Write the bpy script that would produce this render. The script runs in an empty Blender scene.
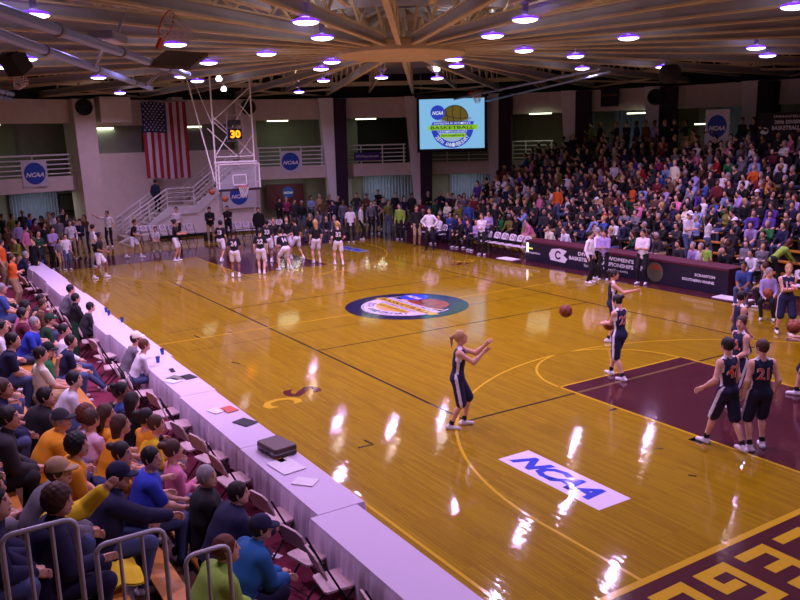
import bpy, bmesh, math, random
import numpy as np
from mathutils import Vector, Matrix
C = bpy.context.scene.collection
SC = bpy.context.scene
R_ = math.radians

# ---------------------------------------------------------------- camera, world, exposure
cd = bpy.data.cameras.new('camera'); cam = bpy.data.objects.new('camera', cd); C.objects.link(cam)
cd.sensor_width = 36.0; cd.lens = 804.338*36/800; cd.clip_start = 0.05; cd.clip_end = 200
_y, _p, _r = 2.583718204850435, 0.20428221410547298, -0.025298058456774866
fw = Vector((math.cos(_y)*math.cos(_p), math.sin(_y)*math.cos(_p), -math.sin(_p)))
rt = Vector((math.sin(_y), -math.cos(_y), 0)); up = rt.cross(fw)
r2 = math.cos(_r)*rt + math.sin(_r)*up; u2 = -math.sin(_r)*rt + math.cos(_r)*up
cam.matrix_world = Matrix(((r2.x, u2.x, -fw.x, 20.0326), (r2.y, u2.y, -fw.y, -12.7409), (r2.z, u2.z, -fw.z, 5.0986), (0, 0, 0, 1)))
SC.camera = cam
w = bpy.data.worlds.new('world'); SC.world = w; w.use_nodes = True
w.node_tree.nodes['Background'].inputs[0].default_value = (0.35, 0.3, 0.5, 1)
w.node_tree.nodes['Background'].inputs[1].default_value = 0.01
SC.view_settings.view_transform = 'Standard'; SC.view_settings.look = 'None'
SC.view_settings.exposure = -0.56; SC.view_settings.gamma = 1.0; SC.view_settings.use_curve_mapping = False
SC.cycles.max_bounces = 6; SC.cycles.diffuse_bounces = 3; SC.cycles.glossy_bounces = 3
SC.cycles.use_denoising = True
SC.cycles.sample_clamp_indirect = 4.0
LAMP_W = 190.0
LAMP_COL = (0.77, 0.50, 1.0)

# ---------------------------------------------------------------- materials
MATS = {}
def s2l(c): return tuple(((x/255)/12.92 if x/255 <= .04045 else ((x/255+.055)/1.055)**2.4) for x in c)
def mat(name, col, rough=.7, metal=0.0, var=.12, scale=14.0, emit=0, coat=0, srgb=True, ecol=None):
    if name in MATS: return MATS[name]
    m = bpy.data.materials.new(name); m.use_nodes = True; nt = m.node_tree; b = nt.nodes['Principled BSDF']
    c = s2l(col) if srgb else col
    if var > 0:
        tc = nt.nodes.new('ShaderNodeTexCoord'); n = nt.nodes.new('ShaderNodeTexNoise'); n.inputs['Scale'].default_value = scale
        nt.links.new(tc.outputs['Object'], n.inputs['Vector'])
        mx = nt.nodes.new('ShaderNodeMix'); mx.data_type = 'RGBA'
        nt.links.new(n.outputs['Fac'], mx.inputs['Factor'])
        mx.inputs['A'].default_value = tuple(x*(1-var) for x in c)+(1,); mx.inputs['B'].default_value = tuple(min(1, x*(1+var)) for x in c)+(1,)
        nt.links.new(mx.outputs['Result'], b.inputs['Base Color'])
    else: b.inputs['Base Color'].default_value = c+(1,)
    b.inputs['Roughness'].default_value = rough; b.inputs['Metallic'].default_value = metal
    if coat: b.inputs['Coat Weight'].default_value = coat; b.inputs['Coat Roughness'].default_value = .08
    if emit:
        b.inputs['Emission Color'].default_value = (s2l(ecol) if ecol else c)+(1,); b.inputs['Emission Strength'].default_value = emit
    MATS[name] = m; return m

def varnish(m, rough=.045):
    """gym floor varnish: glossy, very slightly wavy"""
    nt = m.node_tree; b = nt.nodes['Principled BSDF']
    b.inputs['Roughness'].default_value = .5; b.inputs['Specular IOR Level'].default_value = 0.04; b.inputs['Coat Weight'].default_value = 1.0; b.inputs['Coat Roughness'].default_value = rough
    b.inputs['Coat IOR'].default_value = 1.5
    tc = nt.nodes.new('ShaderNodeTexCoord'); mp = nt.nodes.new('ShaderNodeMapping'); mp.inputs['Scale'].default_value = (2.2, 9, 1)
    n = nt.nodes.new('ShaderNodeTexNoise'); n.inputs['Scale'].default_value = 1.6; n.inputs['Detail'].default_value = 3
    bp = nt.nodes.new('ShaderNodeBump'); bp.inputs['Strength'].default_value = .16; bp.inputs['Distance'].default_value = .012
    nt.links.new(tc.outputs['Object'], mp.inputs['Vector']); nt.links.new(mp.outputs[0], n.inputs['Vector'])
    nt.links.new(n.outputs['Fac'], bp.inputs['Height']); nt.links.new(bp.outputs[0], b.inputs['Coat Normal'])
    return m

def wood_floor():
    m = bpy.data.materials.new('maple_floor'); m.use_nodes = True; nt = m.node_tree; b = nt.nodes['Principled BSDF']
    tc = nt.nodes.new('ShaderNodeTexCoord'); br = nt.nodes.new('ShaderNodeTexBrick')
    br.offset = .37; br.inputs['Scale'].default_value = 1; br.inputs['Brick Width'].default_value = 1.3; br.inputs['Row Height'].default_value = .058
    br.inputs['Mortar Size'].default_value = .0015; br.inputs['Bias'].default_value = 0
    br.inputs['Color1'].default_value = s2l((170, 140, 0))+(1,); br.inputs['Color2'].default_value = s2l((154, 122, 0))+(1,)
    br.inputs['Mortar'].default_value = s2l((112, 72, 0))+(1,)
    nt.links.new(tc.outputs['Object'], br.inputs['Vector'])
    mp = nt.nodes.new('ShaderNodeMapping'); mp.inputs['Scale'].default_value = (1.2, 22, 1)
    n = nt.nodes.new('ShaderNodeTexNoise'); n.inputs['Scale'].default_value = 1.5; n.inputs['Detail'].default_value = 4
    nt.links.new(tc.outputs['Object'], mp.inputs['Vector']); nt.links.new(mp.outputs[0], n.inputs['Vector'])
    mx = nt.nodes.new('ShaderNodeMix'); mx.data_type = 'RGBA'; mx.blend_type = 'MULTIPLY'; mx.inputs['Factor'].default_value = .5
    cr = nt.nodes.new('ShaderNodeValToRGB'); cr.color_ramp.elements[0].position = .3; cr.color_ramp.elements[0].color = (.55, .5, .45, 1); cr.color_ramp.elements[1].position = .7
    nt.links.new(n.outputs['Fac'], cr.inputs[0]); nt.links.new(br.outputs['Color'], mx.inputs['A']); nt.links.new(cr.outputs[0], mx.inputs['B'])
    nt.links.new(mx.outputs['Result'], b.inputs['Base Color'])
    return varnish(m)

def M(n):
    return MATS[n]
mat('navy', (24, 26, 62)); mat('maroon', (84, 22, 44)); mat('white', (232, 228, 232)); mat('cloth_white', (236, 232, 240), .8)
mat('steel', (150, 148, 158), .4, .35); mat('rail_paint', (238, 234, 236), .5); mat('black', (16, 15, 18)); mat('dark', (34, 32, 38))
mat('concrete', (222, 208, 200), .85, scale=3); mat('block_wall', (238, 228, 226), .85, scale=2); mat('beam_tan', (206, 192, 158), .6, var=.2, scale=3)
mat('beam_lav', (172, 174, 186), .6, scale=3); mat('deck', (150, 140, 140), .8, scale=5, var=.3); mat('pad_purple', (52, 26, 52), .8)
mat('orange_rim', (205, 70, 30), .4); mat('net', (225, 215, 215)); mat('ball_leather', (150, 72, 38), .55); mat('ball_seam', (30, 18, 14))
mat('yellow_line', (222, 160, 40)); mat('bench_wood', (196, 128, 50), .45, var=.25, scale=6); mat('navy_cloth', (30, 28, 58))
mat('carpet', (128, 38, 66), .95, var=.2, scale=40); mat('ncaa_blue', (40, 74, 176)); mat('grey_panel', (124, 124, 116), .8, scale=2)

# ---------------------------------------------------------------- mesh helpers
class MB:
    def __init__(s): s.v = []; s.f = []; s.m = []
    def add(s, vs, fs, mi=0):
        o = len(s.v); s.v += [tuple(p) for p in vs]; s.f += [tuple(i+o for i in f) for f in fs]; s.m += [mi]*len(fs); return s
    def box(s, c, d, rz=0, mi=0, mtx=None):
        x, y, z = d[0]/2, d[1]/2, d[2]/2
        vs = [Vector(p) for p in ((-x,-y,-z),(x,-y,-z),(x,y,-z),(-x,y,-z),(-x,-y,z),(x,-y,z),(x,y,z),(-x,y,z))]
        mt = Matrix.Translation(c) @ (mtx if mtx is not None else Matrix.Rotation(rz, 4, 'Z'))
        return s.add([mt @ v for v in vs], [(0,3,2,1),(4,5,6,7),(0,1,5,4),(1,2,6,5),(2,3,7,6),(3,0,4,7)], mi)
    def beam(s, a, b, w, h, mi=0):
        a = Vector(a); b = Vector(b); d = b-a; L = d.length; d.normalize()
        side = d.cross(Vector((0,0,1)));
        if side.length < 1e-4: side = Vector((1,0,0))
        side.normalize(); u = side.cross(d)
        vs = [p+side*sx*w/2+u*sz*h/2 for p in (a, b) for sx, sz in ((-1,-1),(1,-1),(1,1),(-1,1))]
        return s.add(vs, [(0,1,2,3),(7,6,5,4),(0,4,5,1),(1,5,6,2),(2,6,7,3),(3,7,4,0)], mi)
    def tube(s, pts, r, n=8, mi=0, cap=True, closed=False):
        pts = [Vector(p) for p in pts]; rs = r if isinstance(r, (list, tuple)) else [r]*len(pts); vs = []; N = len(pts)
        prev = None
        for i, p in enumerate(pts):
            if closed: t = pts[(i+1) % N]-pts[i-1]
            else: t = pts[min(i+1, N-1)]-pts[max(i-1, 0)]
            t.normalize()
            if prev is None:
                a = t.cross(Vector((0,0,1)));
                if a.length < 1e-3: a = t.cross(Vector((0,1,0)))
            else: a = prev - t*prev.dot(t)
            a.normalize(); prev = a; b = t.cross(a)
            vs += [p+(a*math.cos(2*math.pi*k/n)+b*math.sin(2*math.pi*k/n))*rs[i] for k in range(n)]
        fs = []
        for i in range(N if closed else N-1):
            j = (i+1) % N
            for k in range(n): fs.append((i*n+k, i*n+(k+1) % n, j*n+(k+1) % n, j*n+k))
        if cap and not closed: fs += [tuple(reversed(range(n))), tuple((N-1)*n+k for k in range(n))]
        return s.add(vs, fs, mi)
    def lathe(s, prof, c=(0,0,0), n=20, mi=0, mtx=None):
        vs = []
        for r, z in prof:
            vs += [Vector((r*math.cos(2*math.pi*k/n), r*math.sin(2*math.pi*k/n), z)) for k in range(n)]
        mt = Matrix.Translation(c) @ (mtx if mtx is not None else Matrix())
        fs = [(i*n+k, i*n+(k+1) % n, (i+1)*n+(k+1) % n, (i+1)*n+k) for i in range(len(prof)-1) for k in range(n)]
        return s.add([mt @ v for v in vs], fs, mi)
    def prism(s, poly, z0, z1, mi=0, mtx=None):
        n = len(poly); vs = [Vector((x, y, z0)) for x, y in poly]+[Vector((x, y, z1)) for x, y in poly]
        if mtx is not None: vs = [mtx @ v for v in vs]
        return s.add(vs, [tuple(reversed(range(n))), tuple(range(n, 2*n))]+[(i, (i+1) % n, n+(i+1) % n, n+i) for i in range(n)], mi)
    def ring(s, r0, r1, z0, z1, a0=0, a1=2*math.pi, n=48, mi=0, c=(0,0), mtx=None, sy=1):
        full = abs(a1-a0-2*math.pi) < 1e-6; N = n if full else n+1; vs = []
        for k in range(N):
            a = a0+(a1-a0)*k/n; ca, sa = math.cos(a), math.sin(a)*sy
            vs += [Vector((c[0]+r*ca, c[1]+r*sa, z)) for r, z in ((r0, z0), (r1, z0), (r1, z1), (r0, z1))]
        if mtx is not None: vs = [mtx @ v for v in vs]
        fs = []
        for k in range(n):
            j = (k+1) % N
            for q in range(4): fs.append((k*4+q, k*4+(q+1) % 4, j*4+(q+1) % 4, j*4+q))
        if not full: fs += [(0,3,2,1), tuple(n*4+q for q in (0,1,2,3))]
        return s.add(vs, fs, mi)
    def build(s, name, mats, parent=None, smooth=False):
        me = bpy.data.meshes.new(name); me.from_pydata([tuple(v) for v in s.v], [], s.f)
        if not isinstance(mats, (list, tuple)): mats = [mats]
        for m in mats: me.materials.append(M(m) if isinstance(m, str) else m)
        if len(mats) > 1: me.polygons.foreach_set('material_index', s.m)
        if smooth: me.polygons.foreach_set('use_smooth', [True]*len(s.f))
        me.validate(); me.update()
        bm = bmesh.new(); bm.from_mesh(me); bmesh.ops.recalc_face_normals(bm, faces=bm.faces); bm.to_mesh(me); bm.free()
        o = bpy.data.objects.new(name, me); C.objects.link(o)
        if parent: o.parent = parent
        return o

def tag(o, label=None, cat=None, group=None, kind=None):
    if label: o['label'] = label
    if cat: o['category'] = cat
    if group: o['group'] = group
    if kind: o['kind'] = kind
    return o
def empty(name, loc=(0,0,0), rz=0):
    o = bpy.data.objects.new(name, None); C.objects.link(o); o.location = loc; o.rotation_euler = (0, 0, rz); o.empty_display_size = .1; return o
def copy_tree(o, parent=None):
    c = o.copy(); C.objects.link(c); c.parent = parent
    for ch in list(KIDS.get(o.name, [])): copy_tree(ch, c)
    return c
KIDS = {}
def reg(o):
    """remember a prototype's children (and theirs) so that copies need no scene walk"""
    KIDS[o.name] = [x for x in C.objects if x.parent == o]
    for x in KIDS[o.name]: KIDS[x.name] = [y for y in C.objects if y.parent == x]
    return o

def text_geo(s, size, bold=0.0, shear=0.0, ext=.001, align='CENTER', space=1.0):
    cu = bpy.data.curves.new('t', 'FONT'); cu.body = s; cu.size = size; cu.offset = bold; cu.shear = shear; cu.extrude = ext
    cu.align_x = align; cu.align_y = 'CENTER'; cu.resolution_u = 2; cu.space_character = space
    o = bpy.data.objects.new('t', cu); C.objects.link(o); dg = bpy.context.evaluated_depsgraph_get()
    me = bpy.data.meshes.new_from_object(o.evaluated_get(dg))
    vs = [v.co.copy() for v in me.vertices]; fs = [tuple(p.vertices) for p in me.polygons]
    bpy.data.objects.remove(o); bpy.data.curves.remove(cu); bpy.data.meshes.remove(me)
    return vs, fs
def text_obj(name, s, size, mtx, m, parent=None, width=None, height=None, **k):
    """lettering of a given overall width (and height), laid out in the frame MTX (x right, y up, z out)"""
    vs, fs = text_geo(s, size, **k)
    x0 = min(v.x for v in vs); x1 = max(v.x for v in vs); y0 = min(v.y for v in vs); y1 = max(v.y for v in vs)
    sx = width/(x1-x0) if width else 1; sy = height/(y1-y0) if height else (sx if width else 1)
    cx = (x0+x1)/2; cy = (y0+y1)/2
    b = MB(); b.add([mtx @ Vector(((v.x-cx)*sx, (v.y-cy)*sy, v.z)) for v in vs], fs)
    return b.build(name, m, parent)
def frame(o, x, y):
    """matrix with origin o, x axis x, y axis y, z = x cross y"""
    x = Vector(x).normalized(); y = Vector(y).normalized(); z = x.cross(y)
    return Matrix(((x.x, y.x, z.x, o[0]), (x.y, y.y, z.y, o[1]), (x.z, y.z, z.z, o[2]), (0,0,0,1)))
def pol(a, r): return (r*math.cos(R_(a)), r*math.sin(R_(a)))

# ---------------------------------------------------------------- people: one continuous skin grown from a distance field
def V(*a): return np.array(a, dtype=np.float64)
def unit(v): return v/max(1e-9, np.linalg.norm(v))
def ik(s, t, l1, l2, pole):
    d = t-s; L = np.linalg.norm(d); L2 = min(max(L, abs(l1-l2)+.01), (l1+l2)*.999); u = unit(d); t = s+u*L2
    a = (l1*l1-l2*l2+L2*L2)/(2*L2); h = math.sqrt(max(0, l1*l1-a*a)); p = pole-u*np.dot(pole, u)
    return s+u*a+unit(p)*h, t
def skel(pelvis=(0,0,.95), lean=0, twist=0, side=0, look=0, nod=0, lh=None, rh=None, lf=(0,.11), rf=(0,-.11), le=None, re=None, lk=None, rk=None, toe=(8,-8), curl=.5, pn=0):
    """joint positions; the person faces +X, left is +Y. Hands are targets relative to the shoulder, feet (x,y[,z]) on the ground."""
    J = {}; P = V(*pelvis); l = R_(lean); tw = R_(twist); sd = R_(side)
    U = unit(V(math.sin(l), math.sin(sd), math.cos(l))); lat0 = V(0,1,0); lat = unit(V(-math.sin(tw), math.cos(tw), 0)); lat = unit(lat-U*np.dot(lat, U)); F = np.cross(lat, U)
    J['P'] = P; J['U'] = U; J['lat'] = lat; J['F'] = F
    J['chest'] = P+U*.33; J['neck'] = P+U*.53
    ly, ln = R_(look)+tw, R_(nod)
    hf = V(math.cos(ly)*math.cos(ln), math.sin(ly)*math.cos(ln), -math.sin(ln)); hu = unit(V(0,0,1)-hf*hf[2]); hl = np.cross(hu, hf)
    J['hf'], J['hl'], J['hu'] = hf, hl, hu; J['head'] = J['neck']+U*.055+hu*.115+hf*.025
    for s, sg, h, e in (('L', 1, lh, le), ('R', -1, rh, re)):
        S = P+U*.455+lat*sg*.163; J['S'+s] = S
        t = S+(V(.06, sg*.07, -.5) if h is None else V(*h)); pole = V(-.45, sg*.4, -1) if e is None else V(*e)
        J['E'+s], J['W'+s] = ik(S, t, .285, .25, pole)
    for s, sg, f, k, ty in (('L', 1, lf, lk, toe[0]), ('R', -1, rf, rk, toe[1])):
        Hh = P+lat0*sg*.09-V(0,0,.03); J['H'+s] = Hh; z = f[2] if len(f) > 2 else 0
        J['K'+s], J['A'+s] = ik(Hh, V(f[0], f[1], z+.085), .44, .43, V(1, sg*.12, 0) if k is None else V(*k))
        J['T'+s] = V(math.cos(R_(ty)), math.sin(R_(ty)), 0)
    J['curl'] = curl; J['pn'] = pn
    return J
TAGS = ['skin', 'top', 'bottom', 'shoe', 'trim', 'sock', 'lip']
def prims(J, fit, hands=True):
    """list of (a, b, r1, r2, tag, axis, stretch, blend)"""
    L = []; P, U, lat, F = J['P'], J['U'], J['lat'], J['F']
    def add(a, b, r1, r2, t, ax=None, s=1.0, k=.03): L.append((np.array(a, float), np.array(b, float), r1, r2, TAGS.index(t), ax, s, k))
    w = fit.get('w', 1.0); top = fit.get('top', 'tee'); bot = fit.get('bottom', 'pants'); fem = fit.get('fem', 0)
    loose = {'tank': .004, 'tee': .008, 'long': .008, 'jacket': .028, 'suit': .014}[top]
    wb = w*(1.0-.06*fem)
    add(P-U*(.045 if bot == 'pants' else -.03), P+U*.22, (.112)*wb+loose, (.108-.012*fem)*wb+loose, 'top', lat, 1.33, .03)
    add(P+U*.25, P+U*.40, (.112)*wb+loose, .108*wb+loose, 'top', lat, 1.38, .04)
    add(P-U*.02+lat*.06, P-U*.02-lat*.06, (.118 if bot == 'pants' else .126)*w, (.118 if bot == 'pants' else .126)*w, 'bottom')
    if fem: [add(P+U*.36+F*.075+lat*sg*.065, P+U*.355+F*.08+lat*sg*.065, .055, .055, 'top', None, 1, .03) for sg in (1, -1)]
    add(J['neck']-U*.06, J['neck']+U*.06, .056, .052, 'skin', None, 1, .02)
    for s, sg in (('L', 1), ('R', -1)):
        S, E, W = J['S'+s], J['E'+s], J['W'+s]
        base = P+U*.445
        add(base, S-lat*sg*.05, .066*w+loose*.6, .058*w+loose*.6, 'top', None, 1, .03); add(base+U*.065, S-lat*sg*.03, .046, .045, 'top', None, 1, .03)
        add(S, S+(E-S)*.15, .055*w, .052*w, 'skin' if top == 'tank' else 'top')
        if top == 'tank':
            add(S, E, .050*w, .038*w, 'skin'); add(S-lat*sg*.035-U*.05, S-lat*sg*.035-U*.12, .05*w, .05*w, 'trim', None, 1, .02)
        elif top == 'tee': add(S, S+(E-S)*.68, .060*w, .060*w, 'top', None, 1, .012); add(S, E, .046*w, .038*w, 'skin')
        else: add(S, E, .052*w+loose, .044*w+loose, 'top', None, 1, .02)
        if top in ('long', 'jacket', 'suit'): add(E, E+(W-E)*.92, .042*w+loose, .034*w+loose*.8, 'top', None, 1, .015); add(E+(W-E)*.85, W, .03, .027, 'skin')
        else: add(E, E+(W-E)*.35, .040*w, .040*w, 'skin'); add(E, W, .038*w, .027, 'skin')
        if fit.get('sleeve') == s: L[:] = [q[:4]+(TAGS.index('trim'),)+q[5:] if (q[4] == 1 and (np.allclose(q[0], E) or np.allclose(q[0], S))) else q for q in L]
        f = unit(W-E); n = unit(np.cross(f, V(0,0,1)) if abs(f[2]) < .9 else np.cross(f, V(1,0,0)))
        if J['pn'] == 1: n = np.cross(f, n)
        hl = np.cross(n, f)*1.0; nn = n*sg
        add(W, W+f*.075, .024, .024, 'skin', hl, 1.55, .012)
        if hands:
            c = J['curl']
            for q in range(4):
                o = (q-1.5)*.019; ln = (.075, .083, .078, .062)[q]; a = W+f*.085+hl*o
                d1 = unit(f*math.cos(c)+nn*math.sin(c)*-1); b = a+d1*ln*.5; d2 = unit(f*math.cos(c*2.1)-nn*math.sin(c*2.1)); e2 = b+d2*ln*.5
                add(a-f*.01, b, .0098, .0092, 'skin', None, 1, .004); add(b, e2, .0092, .008, 'skin', None, 1, .004)
            th = unit(f*.7+V(0,0,.55)-nn*.3) if abs(f[2]) < .8 else unit(f*.7-nn*.5+hl*.4)
            a = W+f*.02+th*.015; add(a, a+th*.04, .0135, .011, 'skin', None, 1, .008); add(a+th*.04, a+unit(th+f*.6)*.068, .011, .009, 'skin', None, 1, .006)
        else: add(W+f*.07, W+f*.13, .022, .016, 'skin', hl, 1.5)
    if top == 'tank': add(P+U*.47+lat*.115, P+U*.53+lat*.06, .045, .03, 'trim', None, 1, .02); add(P+U*.47-lat*.115, P+U*.53-lat*.06, .045, .03, 'trim', None, 1, .02)
    if top == 'jacket': add(J['neck']-U*.03, J['neck']+U*.015, .068, .07, 'top', None, 1, .015)
    if top == 'suit': add(P+U*.2, P-U*.12, .125*w, .13*w, 'top', lat, 1.28, .03)
    for s, sg in (('L', 1), ('R', -1)):
        Hh, K, A, T = J['H'+s], J['K'+s], J['A'+s], J['T'+s]
        if bot == 'pants':
            add(Hh, K, .092*w, .066*w, 'bottom'); add(K, K+(A-K)*.95, .064*w, .05, 'bottom', None, 1, .02)
        elif bot == 'shorts':
            add(Hh, K, .082*w, .054*w, 'skin'); e = Hh+(K-Hh)*fit.get('cut', .95)
            add(Hh, e, .098*w, .088*w, 'bottom', None, 1, .02); add(Hh+lat*sg*.015, e+lat*sg*.018, .09*w, .085*w, 'bottom', None, 1, .02)
            add(K, A, .05, .036, 'skin', None, 1, .02); m = K+(A-K)*.3-F*.018; add(m, m+(A-K)*.15, .052, .045, 'skin', None, 1, .03)
            add(A+V(0,0,.0), A+(K-A)*.17, .041, .042, 'sock', None, 1, .01)
        A0 = V(A[0], A[1], A[2]-.05)
        add(A0-T*.055, A0+T*.02, .040, .041, 'shoe', None, 1, .02); add(A0, A0+T*.15-V(0,0,.006), .042, .034, 'shoe', None, 1, .02); add(A0, A, .04, .043, 'shoe', None, 1, .02)
    return L
def head_prims(J):
    h, f, l, u = J['head'], J['hf'], J['hl'], J['hu']; E = []
    def q(x, y, z): return h+f*x+l*y+u*z
    skin = 0; c = []
    c.append((q(.045,0,-.055), q(.055,0,-.075), .046, .042, 0, None, 1.0, .03))
    c.append((q(.085,0,.02), q(.106,0,-.018), .010, .014, 0, None, 1, .012))
    for s in (1, -1):
        c.append((q(-.008,s*.077,.012), q(-.004,s*.078,-.022), .015, .010, 0, None, 1, .01))
        c.append((q(.084,s*.031,.022), q(.085,s*.031,.022), .0105, .0105, 6, None, 1, .004))
        c.append((q(.088,s*.018,.042), q(.083,s*.046,.042), .006, .005, 6, None, 1, .004))
    c.append((q(.092,-.018,-.060), q(.092,.018,-.060), .0055, .0055, 6, None, 1, .005))
    return c
def dist(pr, X):
    a, b, r1, r2, t, ax, s, k = pr; p = X-a; d = b-a
    if ax is not None and s != 1: p = p-np.multiply.outer((p@ax)*(1-1/s), ax); dd = d-ax*(d@ax)*(1-1/s)
    else: dd = d
    L2 = dd@dd
    tt = np.clip((p@dd)/L2, 0, 1) if L2 > 1e-9 else np.zeros(p.shape[:-1])
    return np.linalg.norm(p-np.multiply.outer(tt, dd), axis=-1)-(r1+(r2-r1)*tt)
def ell(X, c, ax, r):
    p = X-c; q = np.stack([p@ax[i]/r[i] for i in range(3)], -1); return (np.linalg.norm(q, axis=-1)-1)*min(r)
def axis_coords(lo, hi, cell, fines, fc):
    xs = [lo]
    while xs[-1] < hi:
        x = xs[-1]; st = cell
        for a, b in fines:
            if a-cell < x < b: st = fc
        xs.append(x+st)
    return np.array(xs)
def surface_nets(xs, ys, zs, D):
    S = D < 0; nx, ny, nz = D.shape; cx, cy, cz = nx-1, ny-1, nz-1
    N = cx*cy*cz; keyp = []; posp = []; quads = []; ax = (xs, ys, zs)
    def cid(i, j, k): return (i*cy+j)*cz+k
    for a in range(3):
        sl0 = [slice(None)]*3; sl1 = [slice(None)]*3; sl0[a] = slice(0, -1); sl1[a] = slice(1, None)
        m = S[tuple(sl0)] != S[tuple(sl1)]; I = np.argwhere(m)
        b, c = (a+1) % 3, (a+2) % 3; dims = (nx, ny, nz)
        I = I[(I[:, b] > 0) & (I[:, b] < dims[b]-1) & (I[:, c] > 0) & (I[:, c] < dims[c]-1)]
        if not len(I): continue
        I1 = I.copy(); I1[:, a] += 1
        d0 = D[I[:,0], I[:,1], I[:,2]]; d1 = D[I1[:,0], I1[:,1], I1[:,2]]; t = d0/(d0-d1)
        p = np.stack([ax[q][I[:, q]] for q in range(3)], 1); p[:, a] += t*(ax[a][I1[:, a]]-ax[a][I[:, a]])
        cells = []
        for ob, oc in ((0,0), (-1,0), (-1,-1), (0,-1)):
            J = I.copy(); J[:, b] += ob; J[:, c] += oc; cells.append(cid(J[:,0], J[:,1], J[:,2]))
        for ce in cells: keyp.append(ce); posp.append(p)
        q = np.stack(cells, 1); inside = d0 < 0; q[~inside] = q[~inside][:, ::-1]; quads.append(q)
    K = np.concatenate(keyp); Pp = np.concatenate(posp); Q = np.concatenate(quads)
    u, inv = np.unique(K, return_inverse=True); cnt = np.bincount(inv)
    Vv = np.stack([np.bincount(inv, weights=Pp[:, i])/cnt for i in range(3)], 1)
    return Vv, np.searchsorted(u, Q)
def smin(a, b, k):
    h = np.clip(.5+.5*(b-a)/k, 0, 1); return b*(1-h)+a*h-k*h*(1-h)
def mesh_from(name, Vv, Q, mi=None, nm=1):
    me = bpy.data.meshes.new(name); me.vertices.add(len(Vv)); me.vertices.foreach_set('co', Vv.ravel())
    me.loops.add(Q.size); me.loops.foreach_set('vertex_index', Q.ravel().astype(np.int32)); me.polygons.add(len(Q))
    me.polygons.foreach_set('loop_start', np.arange(0, Q.size, 4, dtype=np.int32)); me.polygons.foreach_set('loop_total', np.full(len(Q), 4, dtype=np.int32))
    for i in range(nm): me.materials.append(None)
    if mi is not None: me.polygons.foreach_set('material_index', mi.astype(np.int32))
    me.polygons.foreach_set('use_smooth', [True]*len(Q)); me.update(calc_edges=True); return me
def field(PR, X, J):
    D = ell(X, J['head'], (J['hf'], J['hl'], J['hu']), (.098, .078, .122))
    for pr in PR: D = smin(D, dist(pr, X), pr[7])
    return D
def body_mesh(name, J, fit, cell=.036, fine=None):
    PR = prims(J, fit, hands=fine is not None)+(head_prims(J) if fine else head_prims(J)[:2])
    pts = np.array([q for p in PR for q in (p[0], p[1])]+[J['head']+J['hu']*.1]); lo = pts.min(0)-.17; hi = pts.max(0)+.17
    lo[2] = min(a[2] for a in (J['AL'], J['AR']))-.16
    fines = [[], [], []]
    if fine:
        zones = [(J['WL'], .14), (J['WR'], .14), (J['head'], .12)]
        for c, r in zones:
            for i in range(3): fines[i].append((c[i]-r, c[i]+r))
    ax = [axis_coords(lo[i], hi[i], cell, fines[i], fine or cell) for i in range(3)]
    D = np.full([len(a) for a in ax], .5)
    def stamp(fn, bl, bh, k):
        sl = [slice(max(0, np.searchsorted(ax[i], bl[i])-1), np.searchsorted(ax[i], bh[i])+1) for i in range(3)]
        G = np.stack(np.meshgrid(*[ax[i][sl[i]] for i in range(3)], indexing='ij'), -1)
        if G.size == 0: return
        D[tuple(sl)] = smin(D[tuple(sl)], fn(G), k)
    h = J['head']; stamp(lambda G: ell(G, h, (J['hf'], J['hl'], J['hu']), (.098, .078, .122)), h-.2, h+.2, .03)
    for pr in PR:
        r = max(pr[2], pr[3])*pr[6]+.06; stamp(lambda G: dist(pr, G), np.minimum(pr[0], pr[1])-r, np.maximum(pr[0], pr[1])+r, pr[7])
    Vv, Q = surface_nets(*ax, D)
    c = Vv[Q].mean(1)
    best = ell(c, h, (J['hf'], J['hl'], J['hu']), (.098, .078, .122)); tg = np.zeros(len(c), int)
    for pr in PR:
        d = dist(pr, c); m = d < best; best[m] = d[m]; tg[m] = pr[4]
    if fit.get('stripe'):   # side panels on shirt and shorts
        lat, P = J['lat'], J['P']; F = J['F']
        for sg in (1, -1):
            rel = c-P; a = rel@lat*sg; ff = rel@F
            m = (a > .1) & (np.abs(ff) < .026) & ((tg == 1)); tg[m] = 4
        for s, sg in (('L', 1), ('R', -1)):
            Hh, K = J['H'+s], J['K'+s]; d = unit(K-Hh); m = (tg == 2) & ((c@lat-J['P']@lat)*sg > 0)
            rel = c-Hh; rel = rel-np.multiply.outer(rel@d, d); nrm = rel/np.maximum(1e-6, np.linalg.norm(rel, axis=1))[:, None]
            m &= (nrm@lat*sg > .965); tg[m] = 4
    return mesh_from(name, Vv, Q, tg, len(TAGS)), PR

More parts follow.
